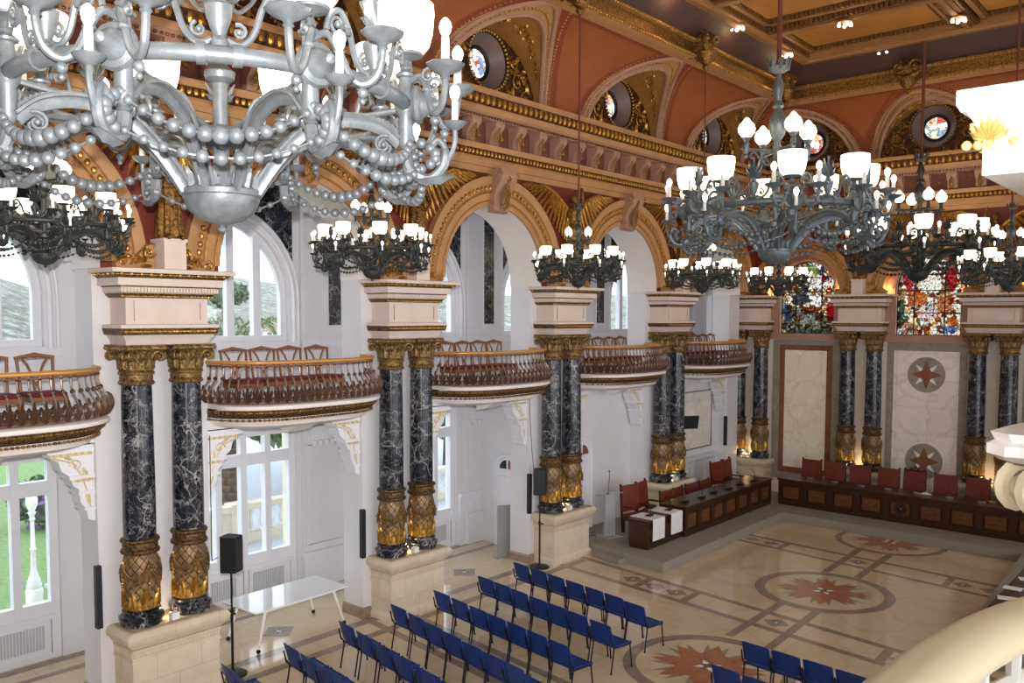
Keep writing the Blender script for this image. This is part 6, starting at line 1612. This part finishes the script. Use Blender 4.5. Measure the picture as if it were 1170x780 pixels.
# ================================================================== garden seen through the windows
def ngrass():
    m, nt, p = nodes('lawn_grass'); s = coord(nt); n = noise(nt, s, 9, 6); c = ramp(nt, n.outputs['Fac'], [(.3, lin(84, 112, 60)), (.7, lin(126, 152, 88))]); nt.links.new(c, p.inputs['Base Color']); p.inputs['Roughness'].default_value = .9; return m
GRASS = ngrass(); PAVE = veined('grey_cobbles', lin(170, 174, 178), lin(192, 194, 196), lin(140, 144, 148), .8, 6, 9)
mb = MB(); mb.box(-60, -3.05, -60, 90, -.4, -.12); tag(struct('ground', mb, GRASS, smooth=False))
mb = MB(); mb.prism([(-3.02, .9), (-3.02, 90), (-60, 90), (-60, 27), (-7.2, 3.0), (-7.2, .9)], lambda a, b_, d: (a, b_, d), -.12, -.04); mb.prism([(-20, -6), (-20, -4.2), (-12, -3.2), (-8, -1.2), (-5.5, -1.2), (-6.5, -2.2), (-8.5, -3.6), (-12, -4.8)], lambda a, b_, d: (a, b_, d), -.12, -.09); mb.prism([(-14, -8), (-14, -7.2), (-9, -6.2), (-3.1, -4.4), (-3.1, -5.0), (-9, -7)], lambda a, b_, d: (a, b_, d), -.12, -.09); struct('terrace_floor', mb, PAVE, smooth=False)
# hillside
def hillz(x, y): 
    d = max(0, -x - 34); return -4 + 15.5 * (1 - math.exp(-d / 34)) + 2.2 * sin(y * .07 + 1) + 1.0 * sin(y * .19 + x * .1)
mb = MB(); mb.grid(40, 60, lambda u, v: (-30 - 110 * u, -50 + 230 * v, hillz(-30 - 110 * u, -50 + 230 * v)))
m, nt, p = nodes('hazy_hillside'); s = coord(nt); n = noise(nt, s, .9, 8, .75); nt.links.new(ramp(nt, n.outputs['Fac'], [(.3, lin(98, 102, 88)), (.48, lin(150, 150, 134)), (.58, lin(200, 196, 184)), (.68, lin(232, 228, 220))]), p.inputs['Base Color']); p.inputs['Roughness'].default_value = .95; bump(nt, p, n.outputs['Fac'], 1, 1.5)  # mottled greys hold the distant haze in the hill colour
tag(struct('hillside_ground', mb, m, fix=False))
FOL = []
for i, c in enumerate(((112, 130, 100), (128, 144, 100), (150, 158, 112))):  # leaf greens lightened so the colour carries haze
    m, nt, p = nodes('tree_leaves_%d' % i); s = coord(nt); n = noise(nt, s, 5, 6, .7); nt.links.new(ramp(nt, n.outputs['Fac'], [(.3, sc4(lin(*c), .5)), (.7, lin(*c))]), p.inputs['Base Color']); p.inputs['Roughness'].default_value = .9; FOL.append(m)
BARK = mat('tree_bark', lin(104, 84, 64), .9, var=.2, bs=.5)
def leafball(mb, c, r, n=500, sz=.1, seed=1):
    R = random.Random(seed)
    for i in range(n):
        z = R.uniform(-1, 1); a = R.uniform(0, 2 * pi); q = sqrt(1 - z * z); rr = r * (.75 + .3 * R.random())
        p = Vector((c[0] + rr * q * cos(a), c[1] + rr * q * sin(a), c[2] + rr * z * .85)); u = Vector((R.uniform(-1, 1), R.uniform(-1, 1), R.uniform(-1, 1))).normalized(); w = u.cross(Vector((R.uniform(-1, 1), R.uniform(-1, 1), .3))).normalized()
        s = sz * (.6 + .8 * R.random()); mb.add([p - u * s, p + w * s * .5, p + u * s, p - w * s * .5], [(0, 1, 2, 3)])
TREEM = []
for k in range(3):
    f = MB()
    for j in range(4): leafball(f, ((j - 1.5) * .9, ((j * 7) % 3 - 1) * .8, 3.4 + .5 * (j % 2)), 1.5, 260, .34, k * 10 + j); f.ball(((j - 1.5) * .9, ((j * 7) % 3 - 1) * .8, 3.4 + .5 * (j % 2)), 1.15, 10, 7)
    t = MB(); t.lathe([(.22, -.6), (.16, 1.2), (.1, 3.2)], 8); TREEM.append((f.mesh('foliage', FOL[k], fix=False), t.mesh('trunk', BARK)))
R = random.Random(5); k = 0
WOFF = [(-36, 8), (-40, 14), (-46, 10), (-52, 20), (-38, 22), (-58, 30), (-44, 34), (-62, 16), (-50, 44), (-66, 40), (-40, 50), (-34, 30), (-56, 4), (-48, -2), (-70, 26), (-44, 26)]
for i, (x, y) in enumerate(WOFF):
    r = empty('hill_tree', (x, y, hillz(x, y) - .2), R.uniform(0, 6), R.uniform(.55, .85)); link('foliage', TREEM[i % 3][0], r); link('trunk', TREEM[i % 3][1], r)
    tag(r, 'hazy green tree on the hillside seen through the upper gallery windows', 'tree', 'trees on the hillside')
HW = mat('pale_house_wall', lin(226, 220, 210), .8); HR = mat('clay_tile_roof', lin(186, 150, 128), .8); HG = mat('dark_house_window', lin(70, 80, 90), .3)
hb = MB(); hb.box(-2, 2, -2.6, 2.6, -2, 3); hbm = hb.mesh('house_wall', HW); hr = MB(); hr.prism([(-2.9, 3), (2.9, 3), (0, 4.2)], lambda a, z, d: (d, a, z), -2.3, 2.3); hrm = hr.mesh('roof', HR, smooth=False); hw = MB()
for yy in (-1.6, 0, 1.6):
    for zz in (.4, 1.9): hw.box(2, 2.04, yy - .35, yy + .35, zz, zz + .8)
hwm = hw.mesh('house_window', HG)
for i, (x, y) in enumerate(((-54, 12), (-60, 25), (-50, 28), (-66, 33), (-54, 38), (-64, 9))):
    r = empty('hill_house', (x, y, hillz(x, y)), R.uniform(-.4, .4), .55); link('house_wall', hbm, r); link('roof', hrm, r); link('house_window', hwm, r); tag(r, 'small pale house with clay roof on the hillside outside', 'house', 'houses on the hillside')
# stone balustrade of the terrace, palm trunk, lamp post, bush
r = empty('stone_balustrade', (-7.0, 5.5, .0)); b = MB(); b.box(-.16, .16, -3.0, 9, -.1, .22); b.box(-.18, .18, -3.0, 9, .84, 1.0)
for y in (-2.7, .0, 3.0, 5.4, 8.6): b.box(-.2, .2, y - .24, y + .24, 0, 1.04)
b.box(-.12, .12, -2.6, .0, .2, .86); obj('plinth_and_coping', b, SAND, r, smooth=False)
b = MB(); b.lathe([(.06, .22), (.07, .26), (.04, .3), (.085, .42), (.09, .5), (.05, .62), (.035, .7), (.06, .76), (.06, .84)], 12); bb = b.mesh('baluster', STONEW)
for i in range(24):
    y = .42 + i * .31
    if min(abs(y - q) for q in (3.0, 5.4, 8.6)) > .3 and y < 8.4: link('baluster', bb, r, (0, y, 0))
tag(r, 'pale stone terrace balustrade outside the ground floor window', 'balustrade')
b = MB(); b.lathe([(.34, -.2), (.33, 1), (.3, 2.6), (.28, 5)], 18)
for k in range(24):
    for i in range(9):
        a = 2 * pi * (i + .5 * (k % 2)) / 9; z = .1 + k * .2; rr = .32; b.bar((rr * cos(a), rr * sin(a), z), ((rr + .1) * cos(a), (rr + .1) * sin(a), z + .14), .17, .06, (0, 0, 1))
t = empty('palm_tree', (-8.0, 5.9, -.1)); obj('trunk', b, BARK, t); f = MB()
for i in range(16):
    a = 2 * pi * i / 16; P = [Vector((cos(a) * q, sin(a) * q, 5 + 1.2 * sin(q * .9) - .12 * q * q)) for q in (0, .7, 1.4, 2.1, 2.8)]
    f.tube(P, .03, 5)
    for j in range(14):
        q = .3 + 2.4 * j / 13; p = Vector((cos(a) * q, sin(a) * q, 5 + 1.2 * sin(q * .9) - .12 * q * q))
        for s in (-1, 1): d = Vector((-sin(a) * s + cos(a) * .5, cos(a) * s + sin(a) * .5, -.5)).normalized() * .5; w = Vector((cos(a), sin(a), 0)) * .04; f.add([p - w, p + w, p + d], [(0, 1, 2)])
obj('fronds', f, FOL[1], t, fix=False); tag(t, 'palm tree with a rough trunk behind the terrace balustrade', 'palm')
r = empty('stone_pillar', (-4.9, 5.75, -.04)); b = MB(); b.box(-.17, .17, -.17, .17, .0, 3.7); sweep(b, [(-.02, 0), (.08, 0), (.08, .2), (.03, .28), (-.02, .3)], [(-.17, -.17), (.17, -.17), (.17, .17), (-.17, .17)], True); obj('shaft', b, SAND, r, smooth=False); b = MB(); sweep(b, [(-.02, 3.3), (.06, 3.4), (.08, 3.55), (-.02, 3.6)], [(-.17, -.17), (.17, -.17), (.17, .17), (-.17, .17)], True); obj('capital', b, SAND, r); tag(r, 'square sandstone pillar just outside the ground floor window', 'pillar')
t = empty('lamp_post', (-6.1, .3, -.12), 0, .68); b = MB(); b.lathe([(.24, 0), (.24, .5), (.2, .55), (.22, .62), (.17, .8), (.12, .95), (.08, 1.1), (.07, 1.7), (.1, 1.74), (.065, 1.8), (.055, 2.6), (.09, 2.64), (.06, 2.72), (.12, 2.86), (.06, 2.9)], 14); obj('post', b, STONEW, t); b = MB(); b.lathe([(.08, 2.9), (.17, 3.1), (.16, 3.3), (.06, 3.45), (0, 3.5)], 14); obj('lantern', b, CANDLE, t); tag(t, 'white ornamental lamp post on the lawn outside the window', 'lamp post')
t = empty('flowering_bush', (-13, 3.1, -.1)); f = MB()
leafball(f, (0, 0, .7), .8, 500, .12, 3); f.ball((0, 0, .7), .62, 10, 7); obj('foliage', f, FOL[0], t, fix=False); f = MB(); leafball(f, (0, 0, .7), .88, 220, .1, 9); obj('blossom', f, mat('mauve_blossom', lin(150, 100, 160), .8), t, fix=False); tag(t, 'round mauve flowering bush beside the garden path', 'bush')
for i, (x, y) in enumerate(((-11, 10.2), (-14, 13.5), (-10.5, 16.5), (-17, 7), (-19, 11), (-12, 21), (-13, 26))):
    r = empty('garden_tree', (x, y, -.2), R.uniform(0, 6), R.uniform(.7, .9)); link('foliage', TREEM[1 + i % 2][0], r); link('trunk', TREEM[1 + i % 2][1], r); tag(r, 'light green garden tree beyond the terrace balustrade', 'tree', 'garden trees')

# ================================================================== light
def lamp(kind, name, loc, e, col=(1, 1, 1), size=.1, rot=None, **k):
    l = bpy.data.lights.new(name, kind); l.energy = e; l.color = col
    if kind in ('POINT', 'SPOT'): l.shadow_soft_size = size
    if kind == 'AREA': l.size = size
    for a, b_ in k.items(): setattr(l, a, b_)
    o = bpy.data.objects.new(name, l); o.location = loc; COL.objects.link(o)
    if rot: o.rotation_euler = rot
    return o
for (kd, p, e, c, s) in LIGHTS:
    if kd == 'SPOTUP' and p.y > 17.5: continue
    if kd == 'POINT': lamp('POINT', 'uplight_glow', p, e, c, s)
    else: lamp('POINT', 'ceiling_lamp_glow', p, e, c, s)
# daylight portals at the windows
def portal(loc, rot, sx, sy):
    l = bpy.data.lights.new('window_portal', 'AREA'); l.shape = 'RECTANGLE'; l.size = sx; l.size_y = sy; l.energy = 1
    l.cycles.is_portal = True; o = bpy.data.objects.new('window_portal', l); o.location = loc; o.rotation_euler = rot; COL.objects.link(o)
RL = (0, -pi / 2, 0)
for c in UPW: portal((XW - .3, c, 6.6), RL, 2.6, 3.3)
for c, hw in zip(WINB, (1.78, 1.78, 1.1)): portal((XW - .3, c, 2.2), RL, 2.8, 2 * hw)
for k in range(5): portal((15.7, -7.8 + 5 * k, 4.4), (0, pi / 2, 0), 6.8, 3.2)
for c in EBAYS: portal((c, YB + .1, 6.4), (-pi / 2, 0, 0), 1.9, 2.5)
# camera flash
cam_loc = Vector((12.7587, -6.4400, 5.8825))
f_ = lamp('SPOT', 'camera_flash', cam_loc + Vector((-.05, -.02, .22)), FLASH, (1, .97, .93), .04, spot_size=radians(94), spot_blend=.85)
f_.rotation_euler = Vector((sin(radians(-50)), cos(radians(-50)), .1)).to_track_quat('-Z', 'Y').to_euler()
# sky
w = bpy.data.worlds.new('sky'); SC.world = w; w.use_nodes = True; nt = w.node_tree; bg = nt.nodes['Background']
tc = N(nt, 'ShaderNodeTexCoord'); sp = N(nt, 'ShaderNodeSeparateXYZ'); nt.links.new(tc.outputs['Generated'], sp.inputs[0])
nt.links.new(ramp(nt, sp.outputs['Z'], [(.0, (.92, .95, 1.0)), (.25, (.9, .95, 1.0)), (1, (.7, .82, 1.0))]), bg.inputs['Color']); bg.inputs['Strength'].default_value = SKY

# ================================================================== camera
cd = bpy.data.cameras.new('camera'); cam = bpy.data.objects.new('camera', cd); COL.objects.link(cam); SC.camera = cam
YAW, PIT, ROL, FPX, SHY = -.7159, -.0610, .0032, 987.95, 30.0
d = Vector((sin(YAW) * cos(PIT), cos(YAW) * cos(PIT), sin(PIT))); rr = Vector((cos(YAW), -sin(YAW), 0)); uu = rr.cross(d)
r2 = rr * cos(ROL) + uu * sin(ROL); u2 = -rr * sin(ROL) + uu * cos(ROL)
cam.matrix_world = Matrix(((r2.x, u2.x, -d.x, cam_loc.x), (r2.y, u2.y, -d.y, cam_loc.y), (r2.z, u2.z, -d.z, cam_loc.z), (0, 0, 0, 1)))
cd.sensor_width = 36; cd.sensor_fit = 'HORIZONTAL'; cd.lens = FPX / 1170 * 36; cd.shift_y = SHY / 1170; cd.clip_start = .05; cd.clip_end = 500
SC.view_settings.view_transform = 'Standard'; SC.view_settings.look = 'None'; SC.view_settings.gamma = 1; SC.view_settings.exposure = EXPO; SC.view_settings.use_curve_mapping = False
cy = SC.cycles
cy.use_denoising = True; cy.max_bounces = 7; cy.diffuse_bounces = 4; cy.glossy_bounces = 3; cy.transparent_max_bounces = 12; cy.sample_clamp_indirect = 6; cy.caustics_reflective = False; cy.caustics_refractive = False
